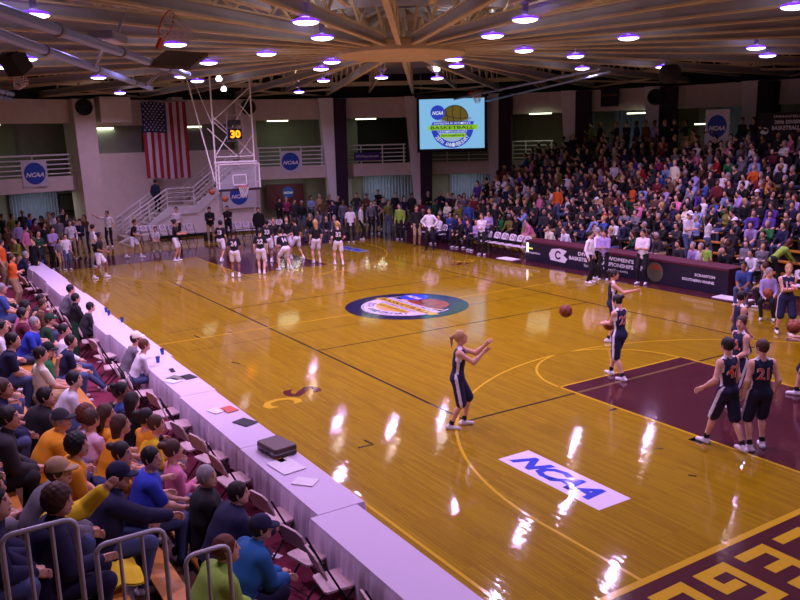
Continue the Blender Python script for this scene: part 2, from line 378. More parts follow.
HAIR = {}
def hair_mesh(style, fine):
    key = (style, fine)
    if key in HAIR: return HAIR[key]
    st = .009 if fine else .028
    zl = {'long': -.36, 'pony': -.24, 'curly': -.2}.get(style, -.16)
    xs = np.arange(-.26, .22, st); ys = np.arange(-.17, .17, st); zs = np.arange(zl, .22, st)
    G = np.stack(np.meshgrid(xs, ys, zs, indexing='ij'), -1); I3 = np.eye(3)
    k = 1.18 if style == 'curly' else 1.0
    if style == 'cap':
        D = ell(G, V(-.004,0,.024), I3, (.114, .094, .122)); D = np.maximum(D, .028-G[..., 2]); D = np.minimum(D, np.maximum(ell(G, V(.10,0,.03), I3, (.085, .075, .022)), -(G[..., 0]-.05)))
    elif style == 'visorband':
        D = ell(G, V(-.004,0,.02), I3, (.112, .092, .11)); D = np.maximum(D, np.abs(G[..., 2]-.045)-.028); D = np.minimum(D, np.maximum(ell(G, V(.10,0,.03), I3, (.085, .075, .022)), -(G[..., 0]-.05)))
    else:
        D = ell(G, V(-.014,0,.022), I3, (.106*k, .089*k, .118*k))
        D = np.maximum(D, -ell(G, V(.115,0,-.035), I3, (.085, .082, .105))); D = np.maximum(D, -(G[..., 2]+.085 + np.clip(G[..., 0], 0, .1)*-.9))
        if style == 'long':
            D = smin(D, dist((V(-.055,0,.0), V(-.085,0,-.26), .075, .045, 0, V(0,1,0), 1.35, .02), G), .03); D = np.maximum(D, -ell(G, V(.115,0,-.035), I3, (.085, .082, .105)))
        if style == 'pony':
            D = smin(D, dist((V(-.10,0,.06), V(-.16,0,.03), .028, .03, 0, None, 1, .02), G), .02); D = smin(D, dist((V(-.16,0,.03), V(-.185,0,-.14), .03, .012, 0, None, 1, .02), G), .02)
        if style == 'bun': D = smin(D, ell(G, V(-.13,0,.075), I3, (.05, .05, .045)), .02)
        if style in ('curly', 'long', 'pony', 'short'):
            D = D+(.006 if style == 'curly' else .0025)*np.sin(G[..., 0]*90)*np.sin(G[..., 1]*95)*np.sin(G[..., 2]*(85 if style == 'curly' else 22))
    Vv, Q = surface_nets(xs, ys, zs, D)
    HAIR[key] = mesh_from('hair', Vv, Q, None, 1); return HAIR[key]
PAL = {}
def cloth(c):
    """cloth material from a colour name or an sRGB triple"""
    return mat('cloth_%s' % (c if isinstance(c, str) else '%d_%d_%d' % tuple(c)), COLS[c] if isinstance(c, str) else c, .85, var=.10, scale=9)
COLS = {'black': (22,20,24), 'charcoal': (50,48,54), 'grey': (118,114,122), 'navy': (28,30,66), 'white': (238,232,238), 'cream': (240,234,206), 'pale pink': (238,200,222), 'lilac': (170,150,206),
 'purple': (84,52,150), 'light blue': (140,160,220), 'royal blue': (44,66,190), 'blue': (60,84,160), 'green': (30,120,60), 'lime': (150,190,70), 'olive': (120,120,50),
 'red': (176,30,40), 'dark red': (110,24,40), 'orange': (226,100,30), 'gold': (240,160,24), 'yellow': (236,204,30), 'pink': (224,130,170), 'brown': (96,66,44),
 'tan': (186,156,116), 'jeans': (76,88,130), 'khaki': (168,144,108), 'magenta': (170,50,110), 'maroon': (96,24,48), 'dark green': (30,70,44), 'teal blue': (30,100,160)}
SKIN = [(222,168,140), (205,150,122), (232,182,156), (150,100,74), (108,70,52)]
HAIRC = {'dark': (30,22,20), 'brown': (74,48,32), 'blond': (190,150,90), 'grey': (150,146,146), 'black': (16,14,16), 'red-brown': (100,50,28)}
def skinm(i): return mat('skin_%d' % i, SKIN[i], .55, var=.06)
def hairm(c):
    return mat('hair_'+c.replace(' ', '_'), HAIRC[c], .6, var=.3, scale=40) if c in HAIRC else cloth(c)
BODY = {}
def person(key, J, fit, loc, rz, top, bottom, shoe='white', skin=0, hair='short', hc='brown', trim='white', sock='black', cell=.036, fine=None, scale=1.0, label=None, group=None, cat='person', cap=None, number=None, numcol=(230,90,40)):
    """one figure: the body is a single surface; hair, cap and number are its children"""
    if key is None or key not in BODY:
        me, PR = body_mesh('person', J, fit, cell, fine); ent = (me, PR, J)
        if key is not None: BODY[key] = ent
    else: ent = BODY[key]
    me, PR, J = ent
    if me.users > 0 and me.name in bpy.data.meshes: pass
    o = bpy.data.objects.new('person', me); C.objects.link(o); o.location = loc; o.rotation_euler = (0, 0, rz); o.scale = (scale,)*3
    ms = [skinm(skin), cloth(top), cloth(bottom), cloth(shoe), cloth(trim), cloth(sock), mat('lip_%d' % skin, (int(SKIN[skin][0]*.62), int(SKIN[skin][1]*.42), int(SKIN[skin][2]*.42)), .5, var=0)]
    for i, m in enumerate(ms): o.material_slots[i].link = 'OBJECT'; o.material_slots[i].material = m
    tag(o, label, cat, group)
    hm = np.eye(4); hm[:3, 0] = J['hf']; hm[:3, 1] = J['hl']; hm[:3, 2] = J['hu']; hm[:3, 3] = J['head']; HM = Matrix(hm.tolist())
    def child(nm, mesh, m):
        h = bpy.data.objects.new(nm, mesh); C.objects.link(h); h.parent = o; h.matrix_local = HM; h.material_slots[0].link = 'OBJECT'; h.material_slots[0].material = m; return h
    if hair: child('hair', hair_mesh(hair, bool(fine)), hairm(hc))
    if cap: child('cap', hair_mesh('cap', bool(fine)), cloth(cap))
    if number:
        back = number[0] != 'f'; s = number if back else number[1:]
        for nm, ext, bold, col in (('number_outline', .005, .012, (238,232,238)), ('jersey_number', .010, .003, numcol)):
            vs, fs = text_geo(s, .26, bold=bold, ext=0.0)
            U, lat, F, P = J['U'], J['lat'], J['F'], J['P']; dirn = F if back else -F; xs_ = -lat if back else lat
            pts = np.array([P+U*(.30+v.y*.95)+xs_*v.x*.85-dirn*.32 for v in vs])
            for _ in range(24): pts = pts+np.multiply.outer(np.clip(field(PR, pts, J)-ext, -.02, .1), dirn)
            b = MB(); b.add([Vector(p) for p in pts], fs); b.build(nm, cloth(col), o)
    return o
def turn_head(J, deg):
    J = dict(J); c, q = math.cos(R_(deg)), math.sin(R_(deg)); Rm = np.array([[c, -q, 0], [q, c, 0], [0, 0, 1]])
    for k in ('hf', 'hl', 'hu'): J[k] = Rm@J[k]
    J['head'] = J['neck']+J['U']*.055+J['hu']*.115+J['hf']*.025; return J
def back_mark(o, J, fit, poly, m, ext=.008):
    """a flat print on the back of a garment, following its surface; poly in metres from the spine"""
    PR = prims(J, fit, hands=False); U, lat, F, P = J['U'], J['lat'], J['F'], J['P']; cx = sum(p[0] for p in poly)/len(poly); cy = sum(p[1] for p in poly)/len(poly)
    pts = [(cx, cy)]+list(poly); n = len(poly); mids = [((p[0]+cx)/2, (p[1]+cy)/2) for p in poly]; A = np.array([P+U*(.34+y)-lat*x-F*.34 for x, y in pts+mids])
    for _ in range(30): A = A+np.multiply.outer(np.clip(field(PR, A, J)-ext, -.02, .1), F)
    fs = []
    for i in range(n): j = (i+1) % n; fs += [(0, 1+n+i, 1+n+j), (1+n+i, 1+i, 1+j, 1+n+j)]
    b = MB(); b.add([Vector(p) for p in A], fs); return b.build('printed_mark', m, o)
POSE = dict(
 sit=lambda: skel(pelvis=(-.02,0,.54), lean=4, lf=(.36,.13), rf=(.36,-.13), lh=(.34,-.02,-.36), rh=(.34,.02,-.36)),
 sit_lean=lambda: skel(pelvis=(-.04,0,.54), lean=28, nod=-4, lf=(.33,.16), rf=(.33,-.16), lh=(.26,-.12,-.38), rh=(.26,.12,-.38)),
 sit_cross=lambda: skel(pelvis=(-.03,0,.54), lean=-2, look=15, lf=(.36,.10), rf=(.32,-.12), lh=(.22,-.22,-.26), rh=(.24,.22,-.24)),
 sit_chin=lambda: skel(pelvis=(-.03,0,.54), lean=22, look=-20, nod=6, lf=(.35,.14), rf=(.3,-.14), lh=(.2,-.12,-.02), rh=(.3,.05,-.34), le=(0,.3,-1)),
 sit_clap=lambda: skel(pelvis=(-.02,0,.54), lean=6, look=-10, nod=-6, lf=(.36,.13), rf=(.36,-.13), lh=(.34,-.15,-.14), rh=(.34,.15,-.14), le=(0,.4,-1), re=(0,-.4,-1)),
 sit_turn=lambda: skel(pelvis=(-.02,0,.54), lean=5, twist=25, look=30, lf=(.34,.2), rf=(.36,-.1), lh=(.3,.04,-.34), rh=(.3,.1,-.36)),
 stand=lambda: skel(), stand_look=lambda: skel(twist=8, look=30, lf=(.02,.13), rf=(-.03,-.12)),
 stand_cross=lambda: skel(lh=(.2,-.24,-.26), rh=(.22,.24,-.23), lf=(.03,.13), rf=(-.02,-.12)),
 stand_hips=lambda: skel(lh=(.02,.02,-.40), rh=(.02,-.02,-.40), le=(-.2,1,0), re=(-.2,-1,0), lf=(0,.16), rf=(0,-.16)),
 stand_hold=lambda: skel(lean=3, nod=12, lh=(.3,-.1,-.24), rh=(.3,.1,-.24), lf=(.0,.12), rf=(.05,-.12)),
 walk=lambda: skel(pelvis=(0,0,.93), lean=4, lf=(.25,.09), rf=(-.28,-.08,.03), lh=(-.12,.05,-.46), rh=(.24,-.03,-.42)),
 clap=lambda: skel(lh=(.34,-.15,-.12), rh=(.34,.15,-.12), le=(0,.4,-1), re=(0,-.4,-1)),
 bend=lambda: skel(pelvis=(-.1,0,.92), lean=48, nod=20, lh=(.3,-.05,-.45), rh=(.32,.05,-.42), lf=(.1,.14), rf=(-.12,-.12)),
)

# ================================================================ THE SETTING
RW = 24.0
wood = wood_floor()
def paint(name, col): return varnish(mat(name, col, .4, var=.05, scale=3), .09)
p_mar = paint('paint_maroon', (74, 26, 34)); p_yel = paint('paint_yellow', (206, 170, 30)); p_blk = paint('paint_black', (30, 20, 20)); p_dkmar = paint('paint_dark_maroon', (88, 22, 30))
p_whi = paint('paint_white', (238, 226, 240)); p_blu = paint('paint_blue', (52, 74, 206)); p_navy = paint('paint_navy', (34, 28, 66)); p_refl = paint('reflection_green', (30, 62, 50))
p_bal = paint('paint_ball', (150, 66, 36)); p_tan = paint('paint_tan', (206, 168, 120)); p_lil = paint('paint_lilac', (212, 200, 224)); p_gry = paint('paint_grey', (150, 160, 190))
fb = MB(); n = 90
fb.prism([pol(360*k/n, 29) for k in range(n)], -.3, 0)
floor = tag(fb.build('floor', wood), kind='structure')
def slab(name, x0, x1, y0, y1, z, m, par=floor):
    return MB().box(((x0+x1)/2, (y0+y1)/2, z/2), (x1-x0, y1-y0, z)).build(name, m, par)
slab('apron_paint', 14.41, 17.6, -8.1, 9.9, .002, p_mar); slab('apron_paint', -17.5, -14.33, -8.1, 9.9, .002, p_mar)
slab('apron_paint', -14.33, 14.41, 7.62, 9.9, .002, p_mar)
for s in (1, -1):
    slab('lane_paint', min(s*8.54, s*14.33), max(s*8.54, s*14.33), -1.78, 1.83, .002, p_mar)
def floor_mark(name, m, fn):
    b = MB(); fn(b); return b.build(name, m, floor)
LW = .05
def rect(b, x0, x1, y0, y1, z0=.0005, z1=.0035): b.box(((x0+x1)/2, (y0+y1)/2, (z0+z1)/2), (x1-x0, y1-y0, z1-z0))
def ylines(b):
    rect(b, -LW/2, LW/2, -7.62, 7.62); rect(b, 14.33, 14.43, -7.62, 7.62); rect(b, -14.38, -14.33, -7.62, 7.62); rect(b, -14.33, 14.33, -7.67, -7.62)
    for s in (1, -1):
        bx = s*12.73; a = math.asin(6.02/6.02)
        for q in (-6.02, 6.02): rect(b, min(s*12.73, s*14.33), max(s*12.73, s*14.33), q-LW/2, q+LW/2)
        b.ring(6.0, 6.05, .0005, .0035, math.pi/2 if s > 0 else -math.pi/2, 3*math.pi/2 if s > 0 else math.pi/2, 64, c=(bx, 0))
        b.ring(1.80, 1.85, .0005, .0035, math.pi/2 if s > 0 else -math.pi/2, 3*math.pi/2 if s > 0 else math.pi/2, 40, c=(s*8.54, 0))
        rect(b, min(s*8.51, s*8.56), max(s*8.51, s*8.56), -1.85, 1.9)
        for q in (-1.82, 1.87): rect(b, min(s*8.54, s*14.33), max(s*8.54, s*14.33), q-LW/2, q+LW/2)
floor_mark('court_line', p_yel, ylines)
def blines(b):
    for q in (-4.5, 4.5): rect(b, -9, 9, q-.027, q+.027, .001, .003)
    for q in (-9, -3, 3): rect(b, q-.022, q+.022, -4.5, 4.5, .001, .003)
    rect(b, 8.975, 9.025, -4.5, -1.85, .001, .003); rect(b, 8.975, 9.025, 1.9, 4.5, .001, .003)
    for q in (-1.1, 1.1): rect(b, q-.008, q+.008, -7, 7, .001, .0022)
    for q in (8.9-.0, 9.6, 10.9): pass
    for q in (10.1, 11.0, 11.9): rect(b, q-.03, q+.03, -2.05, -1.87, .001, .003)
    rect(b, 11.85, 12.1, -2.07, -1.87, .001, .003)
floor_mark('volleyball_line', p_blk, blines)
floor_mark('faded_line', paint('paint_olive', (116, 90, 50)), lambda b: (rect(b, 8.96, 9.04, -1.78, 1.83, .002, .0032), rect(b, -9.03, -8.97, -1.7, 1.8, .002, .0032)))
# small tape marks
def tape(*pts):
    b = MB()
    for p, q in zip(pts, pts[1:]): b.beam((p[0], p[1], .002), (q[0], q[1], .002), .04, .002)
    b.build('tape_mark', p_blk, floor)
tape((8.71, -6.46), (8.97, -6.44), (8.95, -6.72)); tape((2.67, -6.55), (2.95, -6.46)); tape((-0.39, -6.44), (-0.03, -6.40)); tape((-0.20, -5.57), (0.03, -5.46))
for u_, v_ in (((11.79, -2.78)), ((12.77, -3.22))): tape((u_, v_), (u_+.1, v_+.06))
# NCAA floor sign
slab('floor_sign', 10.67, 12.83, -5.14, -4.51, .004, p_whi)
text_obj('floor_sign_lettering', 'NCAA', 1, frame((11.66, -4.825, .0045), (1,0,0), (0,1,0)), p_blu, floor, width=1.72, height=.42, bold=.045, shear=.35, ext=.001, space=.9)
slab('floor_sign', -25.96, 9.15, -28.59, 12.81, .004, p_whi) if False else None
_a = (-29.13, 10.45); _b = (-27.44, 12.05)
slab('floor_sign', -12.9, -10.75, 4.35, 4.98, .004, p_gry)
text_obj('floor_sign_lettering', 'NCAA', 1, frame((-11.8, 4.66, .0045), (-1,0,0), (0,-1,0)), p_blu, floor, width=1.72, height=.42, bold=.045, shear=.35, ext=.001, space=.9)
# interlocked S C beside each bench
def school_mark(cx, cy, s):
    text_obj('floor_lettering', 'S', 1, frame((cx-.2*s, cy+.33*s, .003), (s,0,0), (0,s,0)), p_dkmar, floor, width=.5, height=.78, bold=.03, ext=.0008)
    text_obj('floor_lettering', 'C', 1, frame((cx+.17*s, cy-.3*s, .003), (s,0,0), (0,s,0)), p_yel, floor, width=.48, height=.80, bold=.03, ext=.0008)
school_mark(5.85, -6.5, 1); school_mark(-5.5, 6.2, -1)
# block lettering on the near end
def block_letter(ch, y, x0=14.62, h=.84, wd=.56, st=.155):
    """x of the letter runs to -y, its top to +x"""
    S = {'C': [(0,0,1,0),(0,0,0,1),(0,1,1,1)], 'O': [(0,0,1,0),(0,0,0,1),(0,1,1,1),(1,0,1,1)], 'L': [(0,0,1,0),(0,0,0,1)], 'E': [(0,0,1,0),(0,.5,.8,.5),(0,1,1,1),(0,0,0,1)],
         'G': [(0,0,1,0),(0,0,0,1),(0,1,1,1),(1,0,1,.45),(.5,.45,1,.45)]}[ch]
    b = MB()
    for qi, (a0, b0, a1, b1) in enumerate(S):
        u0, u1 = a0*(wd-st), a1*(wd-st)+st; v0, v1 = b0*(h-st), b1*(h-st)+st
        rect(b, x0+v0, x0+v1, y-u1, y-u0, .002, .0042+.0003*qi)
    b.build('floor_lettering', p_yel, floor)
for i, ch in enumerate('COLLEGE'): block_letter(ch, -1.12-.76*i)

# championship emblem: used on the court and on the big screen
def emblem(mt, parent, m, D=1.0, t=.001, name='emblem'):
    def T(k): return mt @ Matrix.Translation((0, 0, k*t)) @ Matrix.Diagonal((D, D, 1, 1))
    def disc(cx, cy, rx, ry, z, mm, n=40, a0=0, a1=360, nm='emblem_disc'):
        b = MB(); P = [(cx+rx*math.cos(R_(a0+(a1-a0)*k/n)), cy+ry*math.sin(R_(a0+(a1-a0)*k/n))) for k in range(n+(a1-a0 < 360))]
        b.prism(P, 0, t, mtx=T(z)); return b.build(nm, mm, parent)
    b = MB(); b.ring(.70, .98, 0, t, R_(175), R_(365), 48, mtx=T(2)); b.build('emblem_ring', m['blue'], parent)
    disc(0, 0, .70, .70, 1, m['pale'])
    disc(.12, .38, .62, .56, 3, m['line']); disc(.12, .38, .585, .525, 4, m['ball'])
    b = MB()
    for pts in ([(-.44, .55), (-.1, .42), (.3, .34), (.68, .36)], [(.05, .9), (0, .6), (.1, .1)], [(-.3, .75), (-.2, .4), (-.25, .1)], [(.42, .83), (.36, .4), (.46, .1)]):
        for p, q in zip(pts, pts[1:]): b.beam((p[0], p[1], 0), (q[0], q[1], 0), .03, .001)
    b.v = [tuple(T(5.2) @ Vector(v)) for v in b.v]; b.build('emblem_seam', m['line'], parent)
    b = MB(); b.ring(.66, .80, 0, t, R_(190), R_(350), 40, sy=.36, c=(.12, .42), mtx=T(6)); b.build('emblem_hoop', m['grey'], parent)
    disc(-.66, .62, .33, .33, 7, m.get('badge', m['blue']), nm='emblem_badge')
    text_obj('emblem_lettering', 'NCAA', 1, T(8.2) @ Matrix.Translation((-.66, .60, 0)), m.get('blet', m['white']), parent, width=.5, height=.16, bold=.03, shear=.3, ext=0)
    for cy, hh, ww, mm, tx, mc in ((.13, .14, .98, 'blue', "DIVISION III WOMEN'S", 'white'), (-.06, .22, 1.16, 'bar', 'BASKETBALL', 'line'), (-.24, .12, .8, 'blue', 'CHAMPIONSHIPS', 'white'), (-.42, .17, .62, 'bar', 'Springfield', 'line')):
        b = MB(); b.prism([(-ww+.04, cy-hh/2), (ww-.04, cy-hh/2), (ww+.02, cy+hh/2), (-ww+.08, cy+hh/2)], 0, t, mtx=T(9)); b.build('emblem_bar', m[mm], parent)
        text_obj('emblem_lettering', tx, 1, T(10.2) @ Matrix.Translation((0, cy, 0)), m[mc], parent, width=ww*1.7, height=hh*.62, bold=.01, ext=0)
    s = '25TH ANNIVERSARY'
    for i, ch in enumerate(s):
        if ch == ' ': continue
        a = 215+110*i/(len(s)-1); text_obj('emblem_lettering', ch, 1, T(3.4) @ Matrix.Translation((.84*math.cos(R_(a)), .84*math.sin(R_(a)), 0)) @ Matrix.Rotation(R_(a+90), 4, 'Z'), m['white'], parent, width=.1, height=.17, bold=.02, ext=0)
b = MB(); b.prism([(1.86*math.cos(R_(k*5)), 1.86*math.sin(R_(k*5))) for k in range(72)], .0035, .0045); b.build('center_circle', p_navy, floor)
b = MB(); b.ring(1.50, 1.85, .0045, .0052, R_(-20), R_(75), 40); b.build('center_circle_reflection', p_refl, floor)  # green arc paints in the screen's reflection on the circle
b = MB(); b.ring(1.66, 1.69, .0052, .0056, n=72); b.build('center_circle_line', p_navy, floor)
b = MB(); b.ring(1.34, 1.38, .0046, .0054, R_(150), R_(390), 60); b.build('center_circle_line', p_whi, floor)
emblem(Matrix.Translation((0, .02, .0054)), floor, dict(blue=p_lil, pale=p_tan, line=p_navy, ball=p_bal, grey=p_tan, white=p_navy, bar=p_yel, badge=p_blu, blet=p_whi), 1.36, .0006)

# carpeted aisle along the near side
tag(slab('floor_carpet', -16, 18, -10.0, -8.15, .006, 'carpet', None), kind='structure')
tag(slab('floor_carpet', 14.9, 18, -8.15, -7.75, .006, 'carpet', None), kind='structure')

# ---------------------------------------------------------------- round outer wall, twelve degree bays
def wpt(a, r): x, y = pol(a, r); return Vector((x, y, 0))
def wall_panel(b, a0, a1, r, z0, z1, th=.25):
    p = wpt(a0, r); q = wpt(a1, r); d = (q-p).normalized(); nrm = Vector((-d.y, d.x, 0))
    if nrm.dot(p) < 0: nrm = -nrm
    vs = [p, q, q+nrm*th, p+nrm*th]; P = [(v.x, v.y) for v in vs]; b.prism(P, z0, z1)
names = {-2: 'left', 0: 'front', 2: 'right'}
edges = [170-12*k for k in range(0, 30)]
lower = MB(); para = MB(); topb = MB(); back = MB(); slabm = MB(); cler = MB()
for k, a in enumerate(edges):
    a0, a1 = a, a-12; deg = a % 360
    stair = deg in (182, 194)          # bays behind the stairs: solid block wall
    if deg == 194: wall_panel(para, 194, 189.3, RW, 2.7, 3.42); a0 = 189.3
    wall_panel(topb, a, a1, RW, 6.0, 7.15); wall_panel(cler, a, a1, RW+.6, 6.9, 9.1)
    if stair: wall_panel(topb, a0, a1, RW, 0, 4.45); wall_panel(topb, a0, a1, RW, 5.85, 6.0)
    else: wall_panel(para, a0, a1, RW, 2.7, 3.42)
    for i, (r, z) in enumerate(((RW+3.2, 0),)): wall_panel(back, a, a1, r, 0, 6.5)
tag(topb.build('wall_front', 'concrete'), kind='structure'); tag(para.build('trim_balcony_parapet', 'concrete'), kind='structure')
tag(cler.build('wall_gap_shade', 'black'), kind='structure'); tag(back.build('wall_back', mat('back_wall', (150, 146, 140), .85, scale=2)), kind='structure')  # black upper panels stand in for shade in the gap under the roof
b = MB(); b.ring(RW+.1, RW+3.3, 2.75, 3.0, n=60); b.ring(RW+.1, RW+3.3, 6.3, 6.5, n=60)
tag(b.build('floor_balcony', 'concrete'), kind='structure')
# piers: light fin that narrows downwards, dark padded strip beside it
for k, a in enumerate(edges):
    deg = a % 360
    if deg in (182, 326): continue
    a = {194: 188.9, 170: 168.0, 134: 134.1, 122: 123.6, 110: 112.6, 98: 100.6}.get(deg, a-.8)
    x, y = pol(a, RW-.05); p = Vector((x, y, 0)); t = Vector((-math.sin(R_(a)), math.cos(R_(a)), 0)); nn = Vector((math.cos(R_(a)), math.sin(R_(a)), 0))
    big = deg in (170, 194)
    w0, w1 = (.92, 1.08) if big else (.30, .82); dep = .75
    mt = Matrix(((t.x, 0, nn.x, x), (t.y, 0, nn.y, y), (0, 1, 0, 0), (0, 0, 0, 1)))
    b = MB(); b.prism([(0, 0), (w0, 0), (w1, 7.15), (0, 7.15)], -dep, .9, mtx=mt); tag(b.build('pillar_pier', 'concrete' if big else 'white'), kind='structure')
    if not big:
        b = MB(); b.prism([(-.66, 0), (0, 0), (0, 7.1), (-.72, 7.1)], -dep-.06, .3, mtx=mt); tag(b.build('pillar_pad', 'pad_purple'), kind='structure')
# openings' backs: curtains, doors, boards, panels (parts of the back wall by bay)
blue_curt = mat('blue_curtain', (160, 172, 205), .8, var=.2, scale=4); 
def back_panel(name, a0, a1, z0, z1, m, r=RW+3.15, lbl='', kind='structure'):
    b = MB(); wall_panel(b, a0, a1, r, z0, z1, .06); o = b.build(name, m); tag(o, kind=kind); return o
def curtain(name, a0, a1, z0, z1, m, r=RW+2.9, k=16):
    b = MB(); p = wpt(a0, r); q = wpt(a1, r); d = (q-p); nrm = Vector((-d.y, d.x, 0)).normalized(); N = k*4; vs = []
    for i in range(N+1):
        c = p+d*i/N+nrm*.06*math.sin(i/4*2*math.pi); vs += [(c.x, c.y, z0), (c.x, c.y, z1)]
    fs = [(2*i, 2*i+2, 2*i+3, 2*i+1) for i in range(N)]; b.add(vs, fs); o = b.build(name, m); so = o.modifiers.new('thick', 'SOLIDIFY'); so.thickness = .02; return o
def lwin(nm, a0, a1, z0, z1): return tag(curtain(nm, a0, a1, z0, z1, blue_curt), kind='structure')
lwin('window_1', 196.5, 191.2, .4, 2.6); lwin('window_2', 153, 146.5, .3, 2.6); lwin('window_3', 141.5, 135, .3, 2.6)
lwin('window_4', 126, 123, 3.4, 6.0); lwin('window_5', 120.5, 113, 3.4, 6.1); lwin('window_6', 108, 104, 3.4, 6.1)
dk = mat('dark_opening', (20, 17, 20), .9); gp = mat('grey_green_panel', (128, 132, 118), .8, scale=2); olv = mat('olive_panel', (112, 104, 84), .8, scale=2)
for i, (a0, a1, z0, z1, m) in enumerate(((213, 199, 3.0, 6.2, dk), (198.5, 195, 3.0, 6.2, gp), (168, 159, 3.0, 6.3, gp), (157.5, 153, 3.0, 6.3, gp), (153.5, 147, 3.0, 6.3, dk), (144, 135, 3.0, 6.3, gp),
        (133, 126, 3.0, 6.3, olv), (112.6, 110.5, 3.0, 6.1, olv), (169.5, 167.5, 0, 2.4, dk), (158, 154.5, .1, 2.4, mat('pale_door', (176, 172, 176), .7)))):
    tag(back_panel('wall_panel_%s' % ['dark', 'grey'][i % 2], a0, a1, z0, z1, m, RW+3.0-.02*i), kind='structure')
for a0, a1 in ((188.6, 182.6), (182, 170.6)):
    b = MB(); wall_panel(b, a0, a1, RW+.2, 4.4, 5.9, .06); tag(b.build('window_clerestory', 'grey_panel'), kind='structure')
b = MB(); wall_panel(b, 188.5, 184.6, RW-1.1, 6.0, 7.25, 1.1); tag(b.build('wall_duct_box', 'concrete'), kind='structure')
b = MB(); wall_panel(b, 179.2, 177.8, RW-1.1, 6.0, 7.25, 1.1); tag(b.build('wall_duct_box', 'concrete'), kind='structure')

# balcony railings (one per bay)
def bay_rail(a0, a1, z0=3.42, nrail=5, h=1.05):
    e = empty('balcony_railing', (wpt((a0+a1)/2, RW-.05).x, wpt((a0+a1)/2, RW-.05).y, z0))
    p = wpt(a0, RW+.1); q = wpt(a1, RW+.1); o = Vector(e.location)
    for i in range(nrail):
        z = z0+.14+(h-.14)*i/(nrail-1); b = MB(); b.tube([p+Vector((0,0,z))-o, q+Vector((0,0,z))-o], .032 if i < nrail-1 else .045, 6); b.build('rail', 'rail_paint', e)
    for f in (.03, .35, .66, .97):
        c = p+(q-p)*f-o; b = MB(); b.tube([c+Vector((0,0,z0)), c+Vector((0,0,z0+h))], .035, 6); b.build('post', 'rail_paint', e)
    return e
RL = {194: ('behind the wall banner beside the lobby', 1), 158: 1}
for a0, a1, lb in ((206.5, 191.2, 'white pipe railing on the balcony above the crowded lobby'), (167.8, 158.6, 'white pipe railing with the round-badge banner hung on it, beside the basket tower'), (156.8, 147.2, 'white pipe railing with a purple sign on it, on the balcony beside the big screen'),
                   (144.8, 135.2, 'white pipe railing on the balcony under the big screen'), (132.6, 127, 'white pipe railing on the balcony at the top of the far stands')):
    tag(bay_rail(a0, a1), lb, 'railing')
# fluorescent strips under the upper wall band
strip_m = mat('fluorescent_tube', (235, 245, 215), .5, var=0, emit=6, ecol=(225, 240, 190))
for a, lb in ((199.5, 'above the lobby balcony'), (187.5, 'over the block wall beside the flag'), (176.3, 'behind the basket tower'), (164.3, 'above the balcony with the round-badge banner'), (152.5, 'beside the big screen'),
          (128.5, 'beyond the end of the far stands'), (115.5, 'over the people at the top of the far stands'), (107.3, 'above the banner at the top of the stands, short one'), (105.2, 'above the banner at the top of the stands, longer one')):
    r = RW+1.2 if a not in (187.5, 176.3) else RW+.12
    z = 6.0 if a not in (187.5, 176.3) else 5.75
    if a > 120 or a == 115.5: wd = 1.25
    else: wd = .9
    if a in (115.5,): z = 5.85
    if a < 110: z = 5.2
    if a < 130: r = RW-.45
    e = empty('strip_light', (*pol(a, r), z), R_(a)); tag(e, 'fluorescent strip light '+lb, 'light', 'fluorescent strips round the wall')
    MB().box((0, 0, .04), (.16, wd, .06)).build('housing', 'white', e); MB().box((0, 0, -.02), (.12, wd-.04, .06)).build('tube', strip_m, e)
    l = bpy.data.lights.new('tube_light', 'AREA'); l.shape = 'RECTANGLE'; l.size = .12; l.size_y = wd; l.energy = 9; l.color = (.85, 1, .7); o = bpy.data.objects.new('tube_light', l); C.objects.link(o); o.parent = e; o.location = (0, 0, -.06)
for a, lb in ((194.6, 'over the crowded lobby doorway'), (163.5, 'over the doorway with the maroon backdrop'), (151.5, 'under the balcony with the purple sign'), (139.5, 'under the balcony below the big screen')):
    e = empty('strip_light', (*pol(a, RW+1.4), 2.70), R_(a)); tag(e, 'fluorescent strip light on the lobby ceiling '+lb, 'light', 'fluorescent strips in the lobby')
    MB().box((0, 0, .02), (.2, 1.6, .05)).build('housing', 'white', e); MB().box((0, 0, -.03), (.14, 1.5, .05)).build('tube', strip_m, e)
    l = bpy.data.lights.new('tube_light', 'AREA'); l.shape = 'RECTANGLE'; l.size = .14; l.size_y = 1.5; l.energy = 22; l.color = (.95, .92, 1); o = bpy.data.objects.new('tube_light', l); C.objects.link(o); o.parent = e; o.location = (0, 0, -.07)

# ---------------------------------------------------------------- roof: thirty radial trusses round a hub, ring beams, deck
b = MB(); b.ring(0.01, 29, 9.05, 9.2, n=60)
dm = M('deck'); tag(b.build('ceiling', dm), kind='structure')
for k in range(30):
    a = R_(170-12*k+6-6+ (0)); 
    a = R_(146-12*k)
    c, s_ = math.cos(a), math.sin(a); P = lambda r, z: (r*c, r*s_, z)
    b = MB(); b.beam(P(1.6, 7.38), P(24.6, 7.30), .13, .05)
    b.beam(P(1.6, 7.50), P(24.6, 7.42), .03, .20, 1); b.beam(P(1.6, 7.62), P(24.6, 7.54), .12, .04)
    b.beam(P(1.0, 8.75), P(24.6, 8.75), .20, .14, 1)
    rr = 1.8; i = 0
    while rr < 22.5:
        b.beam(P(rr, 7.6), P(rr+1.15, 8.7), .06, .06); b.beam(P(rr+1.15, 8.7), P(rr+2.3, 7.6), .06, .06); rr += 2.3; i += 1
    tag(b.build('ceiling_truss', ['beam_tan', 'beam_lav']), kind='structure')
